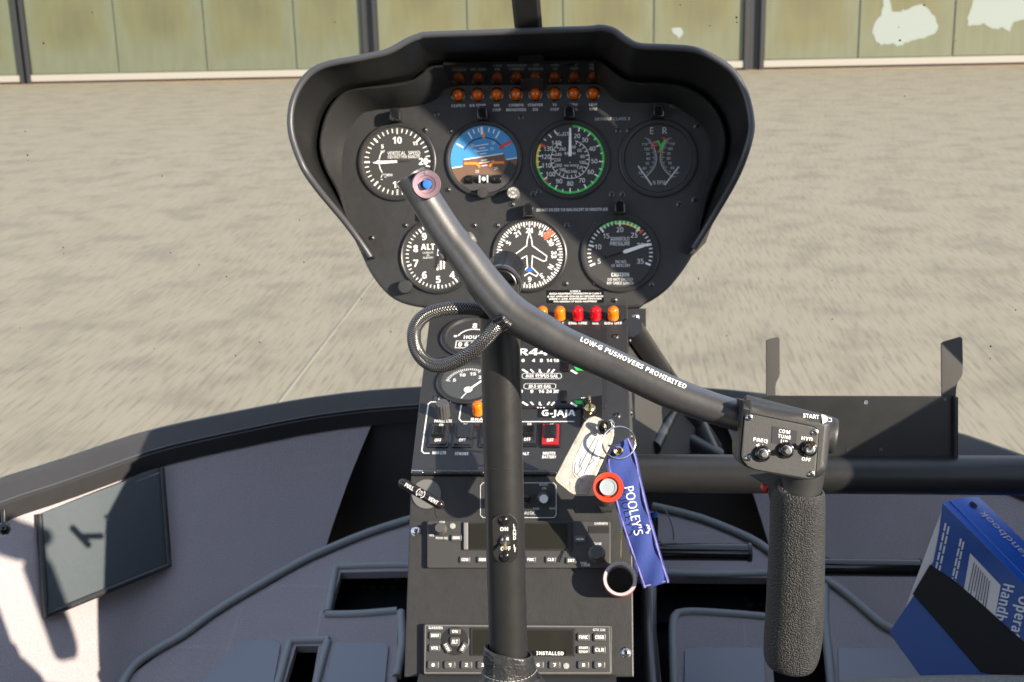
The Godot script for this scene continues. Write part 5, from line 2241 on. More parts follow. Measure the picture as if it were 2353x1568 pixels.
	var BX := frame(bo, Vector3(0.05, 0.25, 0.96))
	var bx := node("switch_box", cy, inv * BX)
	m = MB.new()
	m.prism(MB.ccw(smooth2(hits(BX, [1706, 930, 1712, 922, 1780, 936, 1860, 951, 1896, 959, 1910, 968, 1914, 985, 1910, 1020, 1905, 1070, 1897, 1090, 1876, 1102, 1840, 1101, 1745, 1084, 1714, 1074, 1701, 1052, 1702, 1000]), 3)), -0.036, 0.0, 0.0055)
	part("housing", m, M.box_black, bx, 50)
	m = MB.new()
	m.x = BX.affine_inverse()
	var da := P(1760, 968, 0.920) - P(1690, 950, 0.922)
	da = da.normalized()
	var s0 := P(1701, 955, 0.917)
	m.tube(PackedVector3Array([s0, s0 + da * 0.0006, s0 + da * 0.062]), [0.0145, 0.0153, 0.0153], 36)
	part("sleeve", m, M.box_black, bx, 50)
	m = MB.new()
	var s1 := P(1893, 998, 0.918)
	m.x = BX.affine_inverse() * Transform3D(frame(s1, Vector3(0.97, -0.14, 0.1)).basis, s1)
	m.lathe([Vector2(0.0128, -0.008), Vector2(0.0128, 0.006), Vector2(0.0118, 0.0082), Vector2(0.0085, 0.009), Vector2(0, 0.009)], 32)
	part("start_button", m, M.box_black, bx)
	var plate := hits(BX, [1711, 955, 1715, 951, 1722, 951, 1864, 980, 1873, 984, 1879, 991, 1880, 1003, 1873, 1090, 1868, 1099, 1858, 1101, 1735, 1079, 1717, 1071, 1706, 1057, 1703, 1045])
	m = MB.new()
	m.flat(MB.inset(MB.ccw(plate), -0.0008), 0.0002)
	part("plate_groove", m, M.strap_black, bx)
	m = MB.new()
	m.prism(plate, 0.0, 0.0013, 0.0005)
	part("switch_plate", m, M.box_plate, bx)
	for e in [[1720.6, 960], [1870.6, 994], [1718.6, 1053], [1863, 1090]]:
		var q := hit(BX, e[0], e[1])
		screw(bx, shift(q.x, q.y, 0.0008, e[0]), 0.0021, true)
		m = MB.new()
		m.x = shift(q.x, q.y, 0.0, e[0] * 3.0)
		m.line(Vector2(-0.0013, 0), Vector2(0.0013, 0), 0.0005, 0.0034)
		m.line(Vector2(0, -0.0013), Vector2(0, 0.0013), 0.0005, 0.00345)
		part("screw_slot", m, M.strap_black, bx)
	for i in 3:
		var e: Array = [[1751, 1042], [1805, 1034], [1858, 1031]][i]
		var q := hit(BX, e[0], e[1])
		var bt := node(["push_switch", "push_switch", "toggle_switch"][i], bx, shift(q.x, q.y, 0.0012))
		m = MB.new()
		m.lathe([Vector2(0.0056, 0), Vector2(0.0058, 0.0012), Vector2(0.0052, 0.0026), Vector2(0.0042, 0.0030), Vector2(0.0040, 0.0026)], 28)
		part("switch_nut", m, M.gloss_black, bt)
		m = MB.new()
		m.lathe([Vector2(0.0040, 0.001), Vector2(0.0040, 0.0034), Vector2(0.0034, 0.0044), Vector2(0.0024, 0.0046), Vector2(0.0022, 0.0040), Vector2(0, 0.0040)], 24)
		part("bushing", m, M.steel, bt)
		m = MB.new()
		if i < 2:
			m.lathe([Vector2(0.0021, 0.003), Vector2(0.0021, 0.0082), Vector2(0.0017, 0.0088), Vector2(0, 0.0088)], 18)
			part("plunger", m, M.grey_metal, bt)
		else:
			m.tube(PackedVector3Array([Vector3(0, 0, 0.004), Vector3(0.0004, 0.0035, 0.0095), Vector3(0.0006, 0.0048, 0.0112)]), [0.0010, 0.0015, 0.0017], 12)
			part("toggle", m, M.brass, bt)
	m = MB.new()
	m.prism(hits(BX, [1775, 979.5, 1832, 990.5, 1829.5, 1029, 1772.5, 1018], 0.0014), 0.0012, 0.0016)
	var lb := part("label", m, M.label_black, bx)
	m = MB.new()
	var tz := 0.0019
	var kk := 0.900 / FL
	for e in [["COM", 1803, 992, 25], ["TUNE", 1802.7, 1004, 29], ["UP", 1802, 1015.5, 15]]:
		put_text(m, e[0], hit(BX, e[1], e[2], tz), 8.0 * kk, tz, true, -9.5, e[3] * kk)
	part("lettering", m, M.print_white, lb)
	m = MB.new()
	for e in [["FREQ", 1748, 1013, 33], ["HYD", 1855, 1008.5, 25], ["OFF", 1853, 1056, 20]]:
		put_text(m, e[0], hit(BX, e[1], e[2], 0.0016), 8.0 * kk, 0.0016, true, -9.5, e[3] * kk)
	var a0 := hit(BX, 1737, 1023, 0.0016)
	var a1 := hit(BX, 1758, 1028.5, 0.0016)
	var ad := (a1 - a0).normalized()
	var an := Vector2(-ad.y, ad.x)
	m.line(a0 + ad * 0.0014, a1 - ad * 0.0014, 0.0011, 0.0016)
	m.flat(PackedVector2Array([a0, a0 + ad * 0.002 + an * 0.0017, a0 + ad * 0.002 - an * 0.0017]), 0.00162)
	m.flat(PackedVector2Array([a1, a1 - ad * 0.002 + an * 0.0017, a1 - ad * 0.002 - an * 0.0017]), 0.00162)
	part("lettering", m, M.print_white, bx)
	# START and its symbol on the rounded shoulder
	var shq := hit(BX, 1878, 960)
	var sh := BX * Vector3(shq.x, shq.y, -0.0012)
	var SF := frame(sh, Vector3(0.12, 0.72, 0.69))
	m = MB.new()
	m.x = BX.affine_inverse() * SF
	put_text(m, "START", hit(SF, 1864, 957), 0.0031, 0.0, true, -11.0, 36 * kk)
	m.flat(hits(SF, [1888, 953, 1895, 954, 1899, 957, 1903, 959, 1902, 968, 1897, 971, 1891, 974]), 0.0)
	m.poly_line(hits(SF, [1905, 961, 1911, 962, 1911, 969, 1905, 969]), 0.0005, 0.0)
	part("lettering", m, M.print_white, bx)
	# neck, trigger and foam grip
	m = MB.new()
	m.x = BX.affine_inverse()
	var nk := PackedVector3Array([P(1842, 1082, 0.915), P(1843, 1105, 0.916), P(1838, 1122, 0.918), P(1834, 1140, 0.92)])
	m.tube(nk, [0.0165, 0.0148, 0.0150, 0.016], 30)
	part("neck", m, M.box_black, bx, 60)
	m = MB.new()
	var tf := frame(P(1770, 1125, 0.925), Vector3(-0.25, 0.2, 0.95))
	m.x = BX.affine_inverse() * tf
	m.prism(hits(tf, [1722, 1090, 1758, 1112, 1768, 1140, 1774, 1172, 1790, 1150, 1815, 1112, 1810, 1080]), -0.004, 0.004, 0.0015)
	part("trigger_guard", m, M.box_black, bx)
	m = MB.new()
	m.x = BX.affine_inverse() * Transform3D(Basis(), P(1759, 1121, 0.925))
	var ell := []
	m.lathe([Vector2(0.001, -0.004), Vector2(0.0030, -0.003), Vector2(0.0032, 0.0), Vector2(0.0030, 0.003), Vector2(0.001, 0.004)], 18)
	part("trigger", m, M.switch_red, bx)
	var gp := PackedVector3Array()
	var gr := []
	for e in [[1836, 1116, 0.916, 40], [1834, 1121, 0.917, 55], [1833, 1134, 0.918, 61], [1833, 1160, 0.921, 63], [1832, 1240, 0.927, 63], [1829, 1330, 0.934, 65], [1827, 1395, 0.940, 66], [1823, 1460, 0.945, 66.5], [1819, 1500, 0.948, 64], [1816.5, 1522, 0.950, 58], [1815, 1534, 0.951, 49], [1814, 1540, 0.951, 34]]:
		gp.append(P(e[0], e[1], e[2]))
		gr.append(e[3] * e[2] / FL)
	var gf := smooth(gp, 4)
	var grf := []
	for i in gf.size():
		var t := i / 4.0
		var a := mini(int(t), gr.size() - 1)
		grf.append(lerpf(gr[a], gr[mini(a + 1, gr.size() - 1)], t - a))
	m = plan()
	m.tube(gf, grf, 48)
	part("foam_grip", m, M.foam, cy, 70)

	# braided wire loop between bar and post
	var wl := PackedVector3Array()
	for e in [[1116, 716, 0.955], [1106, 713, 0.953], [1076, 708, 0.950], [1024, 710, 0.947], [981, 723, 0.945], [956, 748, 0.944], [951, 779, 0.943], [960, 810, 0.942], [981, 833, 0.940], [1012, 841, 0.937], [1050, 830, 0.932], [1089, 805, 0.926], [1119, 777, 0.922], [1142, 751, 0.921], [1158, 735, 0.925]]:
		wl.append(P(e[0], e[1], e[2]))
	var wf := smooth(wl, 8)
	m = plan()
	m.tube(wf, 0.00505, 28)
	# keep the braid square along the loop
	for i in m.t.size():
		m.t[i] = Vector2(m.t[i].x * 1.0, m.t[i].y * 11.0)
	part("wire_loop", m, M.wire_sleeve, cy, 60)
	for e in [[1113, 714, 0.955], [1150, 743, 0.922]]:
		m = plan()
		var q := P(e[0], e[1], e[2])
		var d := Vector3(0.8, 0.5, 0) if e[1] > 730 else Vector3(1, -0.2, 0)
		m.tube(PackedVector3Array([q - d.normalized() * 0.003, q + d.normalized() * 0.004]), 0.0062, 20)
		part("grommet", m, M.gloss_black, cy)

	# leather boot at the post's foot
	var secs := []
	var side := nz.cross(ax).normalized()
	for e in [[-0.010, 0.0150], [0.0035, 0.0156], [0.0050, 0.0180], [0.0035, 0.0196], [-0.006, 0.0202], [-0.016, 0.0208], [-0.020, 0.0240], [-0.028, 0.0285], [-0.05, 0.036], [-0.08, 0.042], [-0.13, 0.06]]:
		var ring := PackedVector3Array()
		for j in 40:
			var a := TAU * j / 40.0
			var up_off := 0.0045 * cos(a - 0.4) if e[0] > -0.02 else 0.0
			var w := 1.0 + 0.045 * sin(a * 3.0 + e[0] * 90.0) + 0.03 * sin(a * 7.0 + e[0] * 160.0) * (1.0 if e[0] < 0 else 0.3)
			ring.append(p_bot + ax * (e[0] - 0.006 + up_off) + (side * cos(a) + nz * sin(a)) * e[1] * w)
		secs.append(ring)
	secs.reverse()
	m = plan()
	m.loft(secs, true, false, false)
	var bootm := part("boot", m, M.leather_black, cy, 60)
	m = plan()
	for j in range(2, 20):
		var a := TAU * (j + 0.0) / 42.0 + 0.1
		var d := side * cos(a) + nz * sin(a)
		var c := p_bot + ax * (-0.0175) + d * 0.0214 * 1.03
		var tg := (side * -sin(a) + nz * cos(a)) * 0.0011
		m.tube(PackedVector3Array([c - tg, c + tg]), 0.00035, 6)
	part("stitching", m, M.piping, bootm)
	m = plan()
	var seamp := PackedVector3Array()
	for e in [[0.002, 0.0197], [-0.010, 0.0208], [-0.022, 0.0256], [-0.035, 0.031], [-0.06, 0.039]]:
		var a := 0.95
		seamp.append(p_bot + ax * (e[0] - 0.006) + (side * cos(a) + nz * sin(a)) * e[1])
	m.tube(smooth(seamp, 4), 0.0011, 8)
	part("seam", m, M.leather_black, bootm)
	# laid out with a post of 1.2 inches; its true size is nine tenths of that
	cy.transform = Transform3D(Basis().scaled(Vector3.ONE * 0.90), P(1170, 1600, 1.035 * 0.90))


var design: Transform3D


func plan() -> MB:
	var m := MB.new()
	m.x = design
	return m


func strip(root: Node3D, left: Array, right: Array, d0: float, d1: float, z: float, n := 6) -> Array:
	var L := PackedVector3Array()
	var R := PackedVector3Array()
	var m := left.size() / 2
	for i in m:
		var t := float(i) / (m - 1)
		L.append(P(left[2 * i], left[2 * i + 1], lerpf(d0, d1, t) + 0.003 * sin(t * 5.0) - z))
		R.append(P(right[2 * i], right[2 * i + 1], lerpf(d0, d1, t) + 0.005 * sin(t * 4.0 + 1.0) - z))
	return [smooth(L, n), smooth(R, n)]


func loose_things() -> void:
	# leather key tag
	var tf := frame(P(1350, 1050, 1.125), (cam.origin - P(1350, 1050, 1.125)).normalized() + Vector3(0.18, 0.22, 0))
	var tg := thing("key_tag", "worn pale leather key tag with a silver emblem hanging from the console key", "key tag", tf)
	var m := MB.new()
	var shape := hits(tf, [1366, 957, 1378, 961, 1400, 980, 1410, 988, 1411, 1000, 1406, 1018, 1390, 1050, 1353, 1132, 1348, 1137, 1318, 1137, 1310, 1133, 1279, 1108, 1275, 1100, 1300, 1050, 1342, 972, 1352, 962])
	m.prism(shape, -0.0012, 0.0012, 0.0006, true, true)
	part("leather", m, M.tag_leather, tg)
	m = MB.new()
	var inn := MB.inset(MB.ccw(shape), 0.0024)
	for i in inn.size():
		var a := inn[i]
		var b := inn[(i + 1) % inn.size()]
		var cnt := maxi(1, int(a.distance_to(b) / 0.0024))
		for k in cnt:
			m.line(a.lerp(b, (k + 0.2) / cnt), a.lerp(b, (k + 0.8) / cnt), 0.0005, 0.0014)
	part("stitching", m, M.stitch_brown, tg)
	m = MB.new()
	m.prism(MB.ccw(smooth2(hits(tf, [1341, 1009, 1360, 1000, 1373, 999, 1382, 1016, 1378, 1040, 1372, 1062, 1353, 1092, 1331, 1100, 1317, 1088, 1317, 1062, 1330, 1035], 0.0013), 3)), 0.0012, 0.0017, 0.0003)
	part("emblem", m, M.emblem_silver, tg)
	m = MB.new()
	for l in [[1368, 1006, 1352, 1035, 1330, 1078], [1375, 1010, 1362, 1048, 1342, 1090], [1366, 1034, 1358, 1052, 1366, 1058, 1352, 1070], [1336, 1052, 1330, 1070, 1338, 1076, 1326, 1090], [1322, 1062, 1320, 1086, 1332, 1097]]:
		m.poly_line(hits(tf, l, 0.0019), 0.0005, 0.0019)
	part("emblem_lines", m, M.dark_steel, tg)
	m = MB.new()
	m.x = tf.affine_inverse()
	for i in 3:
		var loop := PackedVector3Array()
		for k in 25:
			var a := TAU * k / 24.0
			loop.append(P(1388 + i * 3 + cos(a) * 9, 984 + sin(a) * 13 - i * 2, 1.122 - 0.005 * cos(a * 1.0 + i)))
		m.tube(loop, 0.0011, 8, false)
	part("cord", m, M.strap_black, tg)

	# split ring
	var rc := P(1424, 1014, 1.125)
	var rg := thing("key_ring", "shiny split ring joining the leather tag and the blue ribbon", "key ring", Transform3D(Basis(), rc))
	for i in 2:
		m = on(rg)
		var loop := PackedVector3Array()
		for k in 41:
			var a := TAU * k / 40.0
			loop.append(P(1422 + cos(a) * 38, 1018 + sin(a) * 37, 1.123 + 0.012 * cos(a) + i * 0.0011))
		m.tube(loop, 0.00085, 10, false)
		part("coil", m, M.steel, rg, 60)
	m = on(rg)
	m.tube(PackedVector3Array([P(1356, 960, 1.20), P(1372, 962, 1.15), P(1392, 968, 1.128), P(1406, 966, 1.123), P(1410, 974, 1.12), P(1409, 984, 1.12)]), 0.0010, 10)
	part("link", m, M.steel, rg, 60)

	# ribbon
	var lf := [1409, 1027, 1394, 1058, 1402, 1105, 1414, 1160, 1430, 1215, 1449, 1270, 1464, 1312, 1478, 1352]
	var rt := [1444, 1006, 1463, 1047, 1474, 1100, 1486, 1150, 1499, 1200, 1513, 1250, 1526, 1295, 1539, 1338]
	var e := strip(self, lf, rt, 1.145, 1.165, 0.0)
	var rb := thing("key_ribbon", "royal blue cloth key ribbon lettered in white, hanging beside the console", "ribbon", Transform3D(Basis(), P(1440, 1025, 1.145)))
	m = on(rb)
	var rows := []
	var back := (P(1440, 1100, 1.1) - cam.origin).normalized() * 0.0022
	for i in e[0].size():
		var row := PackedVector3Array()
		for j in 7:
			var s := j / 6.0
			row.append(e[0][i].lerp(e[1][i], s) - back * 0.6 * sin(PI * s) + back * 0.8 * sin(i * 0.5 + j))
		for j in 7:
			var s := 1.0 - j / 6.0
			row.append(e[0][i].lerp(e[1][i], s) + back)
		rows.append(row)
	m.loft(rows)
	part("cloth", m, M.ribbon_blue, rb, 60)
	for k in 2:
		m = on(rb)
		var edge := PackedVector3Array()
		for i in e[0].size():
			edge.append(e[0][i].lerp(e[1][i], 0.07 if k == 0 else 0.93) - back * 0.5)
		m.tube(edge, 0.0008, 6)
		part("edge_stitching", m, M.ribbon_edge, rb, 60)
	m = on(rb)
	m.tube(PackedVector3Array([P(1479, 1348, 1.160), P(1510, 1341, 1.160), P(1537, 1334, 1.160)]), 0.0008, 6)
	part("edge_stitching", m, M.ribbon_edge, rb, 60)
	var o := P(1456.5, 1174, 1.1495)
	var xd := (P(1469, 1234, 1.153) - P(1444, 1115, 1.1465)).normalized()
	var zd := (cam.origin - o).normalized()
	zd = (zd - xd * zd.dot(xd)).normalized()
	var lfm := Transform3D(Basis(xd, zd.cross(xd), zd), o + zd * 0.0005)
	m = on(rb)
	m.x = m.x * lfm
	put_text(m, "POOLEY'S", Vector2(0, 0.0), 0.0078, 0.0, false, 0.0, 0.0445)
	var sw := []
	m.poly_line(PackedVector2Array([Vector2(0.0150, 0.0086), Vector2(0.0165, 0.0104), Vector2(0.0178, 0.0092), Vector2(0.0190, 0.0106), Vector2(0.0205, 0.0092), Vector2(0.0222, 0.0082), Vector2(0.0215, 0.0066)]), 0.0010, 0.0)
	part("lettering", m, M.print_white, rb)
	m = on(rb)
	var gq := P(1421, 1037, 1.143)
	m.x = m.x * Transform3D(frame(gq, cam.origin - gq).basis, gq)
	m.lathe([Vector2(0.0042, -0.0006), Vector2(0.0042, 0.0006), Vector2(0.0034, 0.0012), Vector2(0.0024, 0.0006), Vector2(0.0024, -0.001)], 20)
	part("eyelet", m, M.brass, rb)
	m = on(rb)
	m.tube(PackedVector3Array([P(1408, 1023, 1.125), P(1420, 1036, 1.137)]), 0.0011, 8)
	part("ring_link", m, M.steel, rb)

	# mixture guard cap on its bead chain
	var gc := hit(LC, 1425, 1331, 0.026)
	var gfm := LC * shift(gc.x, gc.y, 0.0012)
	var k2 := kx(LC, 1425, 1331)
	var gd := thing("knob_guard", "open red and clear plastic guard tube hanging by a bead chain on the console", "guard tube", gfm)
	var R := 39.5 * k2 * 0.975
	m = MB.new()
	m.lathe([Vector2(R * 0.99, 0.0), Vector2(R, 0.001), Vector2(R, 0.0225)], 48, Vector3(), false)
	part("outer_sleeve", m, M.red_plastic, gd)
	m = MB.new()
	m.lathe([Vector2(R * 1.0, 0.0225), Vector2(R * 1.0, 0.0245), Vector2(R * 0.97, 0.0255), Vector2(R * 0.82, 0.0252), Vector2(R * 0.79, 0.0238), Vector2(R * 0.77, 0.0)], 48, Vector3(), false)
	part("liner", m, M.liner, gd)
	m = MB.new()
	m.x = gfm.affine_inverse()
	for i in 13:
		var q := P(1427.0, 1218 + i * 5.3, 1.170 - 0.0012 * i)
		var mm := MB.new()
		mm.x = m.x * Transform3D(Basis(), q)
		mm.lathe([Vector2(0, -0.00095), Vector2(0.0007, -0.0007), Vector2(0.00095, 0), Vector2(0.0007, 0.0007), Vector2(0, 0.00095)], 10)
		m.p.append_array(mm.p)
		m.t.append_array(mm.t)
	part("bead_chain", m, M.brass, gd)
	gd.get_child(2).set_meta("kind", "stuff")
	m = MB.new()
	m.x = gfm.affine_inverse()
	m.tube(PackedVector3Array([P(1427, 1200, 1.175), P(1427, 1284, 1.153)]), 0.0003, 6)
	part("chain_cord", m, M.brass, gd)

	# vent pull handle
	var va := P(917, 1106, 1.185)
	var vb := P(1020, 1165, 1.172)
	var vd := (vb - va).normalized()
	var vh := thing("vent_handle", "dark rounded vent pull handle with white lettering at the console's corner", "vent handle", Transform3D(Basis(), (va + vb) / 2))
	m = on(vh)
	var vr := 11.5 * 1.178 / FL
	var vp := PackedVector3Array()
	var vrr := []
	for i in 6:
		var a := PI / 2 * i / 5.0
		vp.append(va + vd * vr * (1.0 - sin(a)))
		vrr.append(vr * maxf(0.05, cos(a)))
	vp.reverse()
	vrr.reverse()
	var path := PackedVector3Array()
	var rads := []
	for i in 6:
		var a := PI / 2 * i / 5.0
		path.append(va + vd * vr * (1.0 - cos(a)))
		rads.append(vr * maxf(0.05, sin(a)))
	for i in 6:
		var a := PI / 2 * i / 5.0
		path.append(vb - vd * vr * (1.0 - sin(a)))
		rads.append(vr * maxf(0.05, cos(a)))
	m.tube(path, rads, 24)
	part("handle_rod", m, M.handle_black, vh, 50)
	m = on(vh)
	m.tube(PackedVector3Array([(va + vb) / 2, P(985, 1140, 1.215)]), 0.004, 12)
	part("stem", m, M.steel, vh)
	var vz := (cam.origin - va).normalized()
	vz = (vz - vd * vz.dot(vd)).normalized()
	m = on(vh)
	m.x = m.x * Transform3D(Basis(vd, vz.cross(vd), vz), (va + vb) / 2 + vz * (vr + 0.0003))
	put_text(m, "PULL", Vector2(-0.0118, 0.0002), 0.0034, 0.0, true, 0, 0.0088)
	put_text(m, "VENT", Vector2(0.0140, 0.0), 0.0034, 0.0, true, 0, 0.0096)
	put_text(m, "ON", Vector2(0.0005, 0.0014), 0.0020, 0.0, false)
	put_text(m, "OFF", Vector2(0.0005, -0.0014), 0.0020, 0.0, false)
	m.arc(0.0038, 0.0043, -150, -30, 0.0, Vector2(0.0006, 0))
	m.arc(0.0038, 0.0043, 30, 150, 0.0, Vector2(0.0004, 0))
	part("lettering", m, M.print_white, vh)

	# device mount: cross tube, plate and two arms
	var ca := P(1400, 1088, 1.330)
	var cb := P(2500, 1094, 1.272)
	var dm := thing("device_mount", "wide black cross tube carrying a flat bracket plate with two upright arms", "device mount", Transform3D(Basis(), (ca + cb) / 2))
	m = on(dm)
	m.tube(PackedVector3Array([ca, ca.lerp(cb, 0.5), cb]), 0.0195, 40)
	part("cross_tube", m, M.post_black, dm, 60)
	var bf := frame(P(1990, 1000, 1.292), Vector3(0.0, 0.16, 0.987))
	m = on(dm)
	m.x = m.x * bf
	m.prism(hits(bf, [1755, 911, 1782, 910, 2190, 911, 2197, 914, 2197, 1080, 2190, 1095, 1755, 1095]), -0.0025, 0.0, 0.0006, true, true)
	part("bracket_plate", m, M.bracket_black, dm)
	m = on(dm)
	m.x = m.x * bf
	m.prism(hits(bf, [2189, 911, 2198, 911, 2198, 1076, 2189, 1095]), 0.0, 0.008, 0.001)
	part("bracket_flange", m, M.bracket_black, dm)
	for a in [[1760.5, 783.6, 1766, 780, 1788, 775, 1792, 778, 1793, 859.5, 1790, 868, 1784, 880, 1782.5, 890, 1782.5, 925, 1760.5, 925], [2162.9, 790, 2167, 786, 2207, 774, 2212, 778, 2213.7, 857, 2210, 866, 2202, 878, 2198, 892, 2196, 925, 2164, 925]]:
		m = on(dm)
		m.x = m.x * bf
		m.prism(hits(bf, a, -0.004), -0.006, -0.0035, 0.0006, true, true)
		part("bracket_arm", m, M.arm_black, dm)
	for a in [[1990, 925, 5.0], [1948, 1033, 4.0], [2025, 1033, 4.0], [2172, 918, 3.0]]:
		m = on(dm)
		var q := hit(bf, a[0], a[1])
		m.x = m.x * bf * shift(q.x, q.y)
		m.lathe([Vector2(a[2] * 0.00043, 0.0002), Vector2(a[2] * 0.00043, 0.0006), Vector2(a[2] * 0.00026, 0.0006), Vector2(a[2] * 0.00024, 0.0003), Vector2(0, 0.0003)], 16)
		part("hole_rim", m, M.steel if a[0] == 1990 else M.dark_steel, dm)
	for a in [[1955, 1095, 2028, 1096], [2160, 1093, 2195, 1082]]:
		m = on(dm)
		var pth := PackedVector3Array()
		var rr := []
		for i in 25:
			var t := i / 24.0
			pth.append(P(lerpf(a[0], a[2], t), lerpf(a[1], a[3], t), 1.287))
			rr.append(0.0026 + 0.0005 * sin(t * 40.0))
		m.tube(pth, rr, 10)
		part("weld_bead", m, M.satin_black, dm, 60)

	# pedals
	var peds := [[1490, 1268, 1722, 1270, 1.50, "upper black foot pedal bar, half hidden behind the blue ribbon"], [1880, 1304, 2118, 1306, 1.47, "lower black foot pedal bar beside the blue binder"]]
	for pd in peds:
		var a := P(pd[0], pd[1], pd[4])
		var b := P(pd[2], pd[3], pd[4])
		var ft := thing("foot_pedal", pd[5], "pedal", Transform3D(Basis(), a), "black foot pedal bars")
		m = on(ft)
		m.tube(PackedVector3Array([a, b]), 0.0100, 24)
		part("pedal_bar", m, M.gloss_black, ft)
		m = on(ft)
		m.tube(PackedVector3Array([b - (b - a).normalized() * 0.002, b + (b - a).normalized() * 0.002]), 0.0112, 24)
		part("end_cap", m, M.satin_black, ft)
		m = on(ft)
		m.tube(PackedVector3Array([a.lerp(b, 0.1) + Vector3(0, 0, -0.005), a.lerp(b, 0.05) + Vector3(0, -0.05, -0.14)]), 0.009, 14)
		part("pedal_arm", m, M.satin_black, ft)

	# binder on the floor
	var A := P(2166, 1155, 1.37)
	var B := P(2043, 1453, 1.33)
	var C := P(2353, 1344, 1.30)
	var bx := (C - A).normalized()
	var by := (A - B)
	by = (by - bx * by.dot(bx)).normalized()
	var bz := bx.cross(by)
	if bz.dot(cam.origin - A) < 0:
		bz = -bz
	var bfm := Transform3D(Basis(bx, by, bz), A)
	var bk := thing("binder", "royal blue pilot handbook binder with a white label and black strap", "binder", bfm)
	var foot := hit(bfm, 2114, 1552)
	m = MB.new()
	var hgt := (A - B).length()
	var bl := hit(bfm, 2043, 1453)
	var cov := PackedVector2Array([Vector2(0, 0), hit(bfm, 2158, 1220), hit(bfm, 2145, 1289), hit(bfm, 2098, 1371), bl, foot, foot + Vector2(0.20, -0.01), Vector2(0.30, 0)])
	m.prism(cov, -0.003, 0.0, 0.0012)
	part("cover", m, M.book_blue, bk)
	m = MB.new()
	var inner := PackedVector2Array([Vector2(0.004, -0.004), bl + Vector2(0.006, 0.002), foot + Vector2(0.0, 0.006), Vector2(0.29, -0.12), Vector2(0.29, -0.004)])
	m.prism(inner, -0.036, -0.003)
	part("pages", m, M.paper, bk)
	# the spine leans back from the cover's upper edge
	var wv := bfm.affine_inverse() * P(2251, 1143, 1.405)
	var far := Vector3(0.30, 0, 0)
	m = MB.new()
	var srow := []
	for i in 9:
		var t := i / 8.0
		var bow := Vector3(0, 0.003, 0.001) * sin(PI * t)
		srow.append(PackedVector3Array([wv * t + bow, wv * t + bow + far]))
	m.loft(srow, false)
	m.quad(wv, wv + far, wv + far + Vector3(0, -0.01, 0), wv + Vector3(0, -0.01, 0))
	part("spine", m, M.book_spine, bk, 60)
	m = MB.new()
	m.tube(PackedVector3Array([wv * 0.16 + Vector3(0.001, 0.0015, 0.001), wv * 0.16 + Vector3(0.30, 0.0015, 0.001)]), 0.0011, 8)
	part("spine_fold", m, M.book_spine, bk)
	var sx := Vector3(-1, 0, 0)
	var sy := (-wv + sx * wv.dot(sx)).normalized()
	var sz := sx.cross(sy)
	m = MB.new()
	m.x = Transform3D(Basis(sx, sy, sz), wv * 0.55 + Vector3(0, 0.003, 0.001) + sz * 0.0012)
	m.flat(MB.circle(0.0045, 16, Vector2(-0.012, 0.0)), 0.0)
	part("spine_hole", m, M.strap_black, bk)
	m = MB.new()
	m.x = Transform3D(Basis(sx, sy, sz), wv * 0.55 + Vector3(0, 0.003, 0.001) + sz * 0.0012)
	put_text(m, "Handbook", Vector2(-0.058, 0.0), 0.0105, 0.0, false, 0, 0.070)
	put_text(m, "Operating", Vector2(-0.145, 0.0), 0.0105, 0.0, false, 0, 0.078)
	part("lettering", m, M.print_soft, bk)
	m = MB.new()
	m.prism(hits(bfm, [2138, 1298, 2190, 1332, 2250, 1383, 2380, 1500, 2345, 1560, 2254, 1545, 2160, 1436, 2098, 1366]), 0.0, 0.0016, 0.0006)
	part("strap", m, M.strap_black, bk)
	m = MB.new()
	m.prism(hits(bfm, [2230, 1272, 2300, 1346, 2281, 1453, 2211, 1383]), 0.0, 0.0006)
	var lab := part("label", m, M.paper, bk)
	m = MB.new()
	for i in 8:
		var a := hit(bfm, 2240 + i * 5, 1292 + i * 6).lerp(hit(bfm, 2222 + i * 5.5, 1376 + i * 7), 0.02)
		var b := hit(bfm, 2240 + i * 5, 1292 + i * 6).lerp(hit(bfm, 2222 + i * 5.5, 1376 + i * 7), 0.8 + 0.15 * sin(i * 2.3))
		m.line(a, b, 0.0012, 0.0009)
	part("print_lines", m, M.grey_metal, lab)
	m = MB.new()
	# text runs down the cover with its head towards the far corner
	m.x = Transform3D(Basis(Vector3(0, -1, 0), Vector3(1, 0, 0), Vector3(0, 0, 1)), Vector3(0, 0, 0.0008))
	var dn := (hit(bfm, 2290, 1450) - hit(bfm, 2313, 1360))
	var ang := rad_to_deg(atan2(dn.x, -dn.y))
	for t in [["Handbook", 2303, 1412, 100.0], ["Operating", 2335, 1440, 112.0], ["Pilot's", 2372, 1480, 90.0]]:
		var q := hit(bfm, t[1], t[2])
		put_text(m, t[0], Vector2(-q.y, q.x), 0.0105, 0.0, true, ang, 0.062 if t[0] != "Pilot's" else 0.05)
	for i in 4:
		var u0 := [2174, 2181, 2209, 2215][i] as float
		var v0 := [1203, 1211, 1239, 1246][i] as float
		var a := hit(bfm, u0, v0)
		var b := hit(bfm, u0 - 24, v0 + 112)
		for k in 5:
			m.line(Vector2(-a.lerp(b, k / 5.0).y, a.lerp(b, k / 5.0).x), Vector2(-a.lerp(b, (k + 0.82) / 5.0).y, a.lerp(b, (k + 0.82) / 5.0).x), 0.0017, 0.0)
	part("lettering", m, M.print_soft, bk)

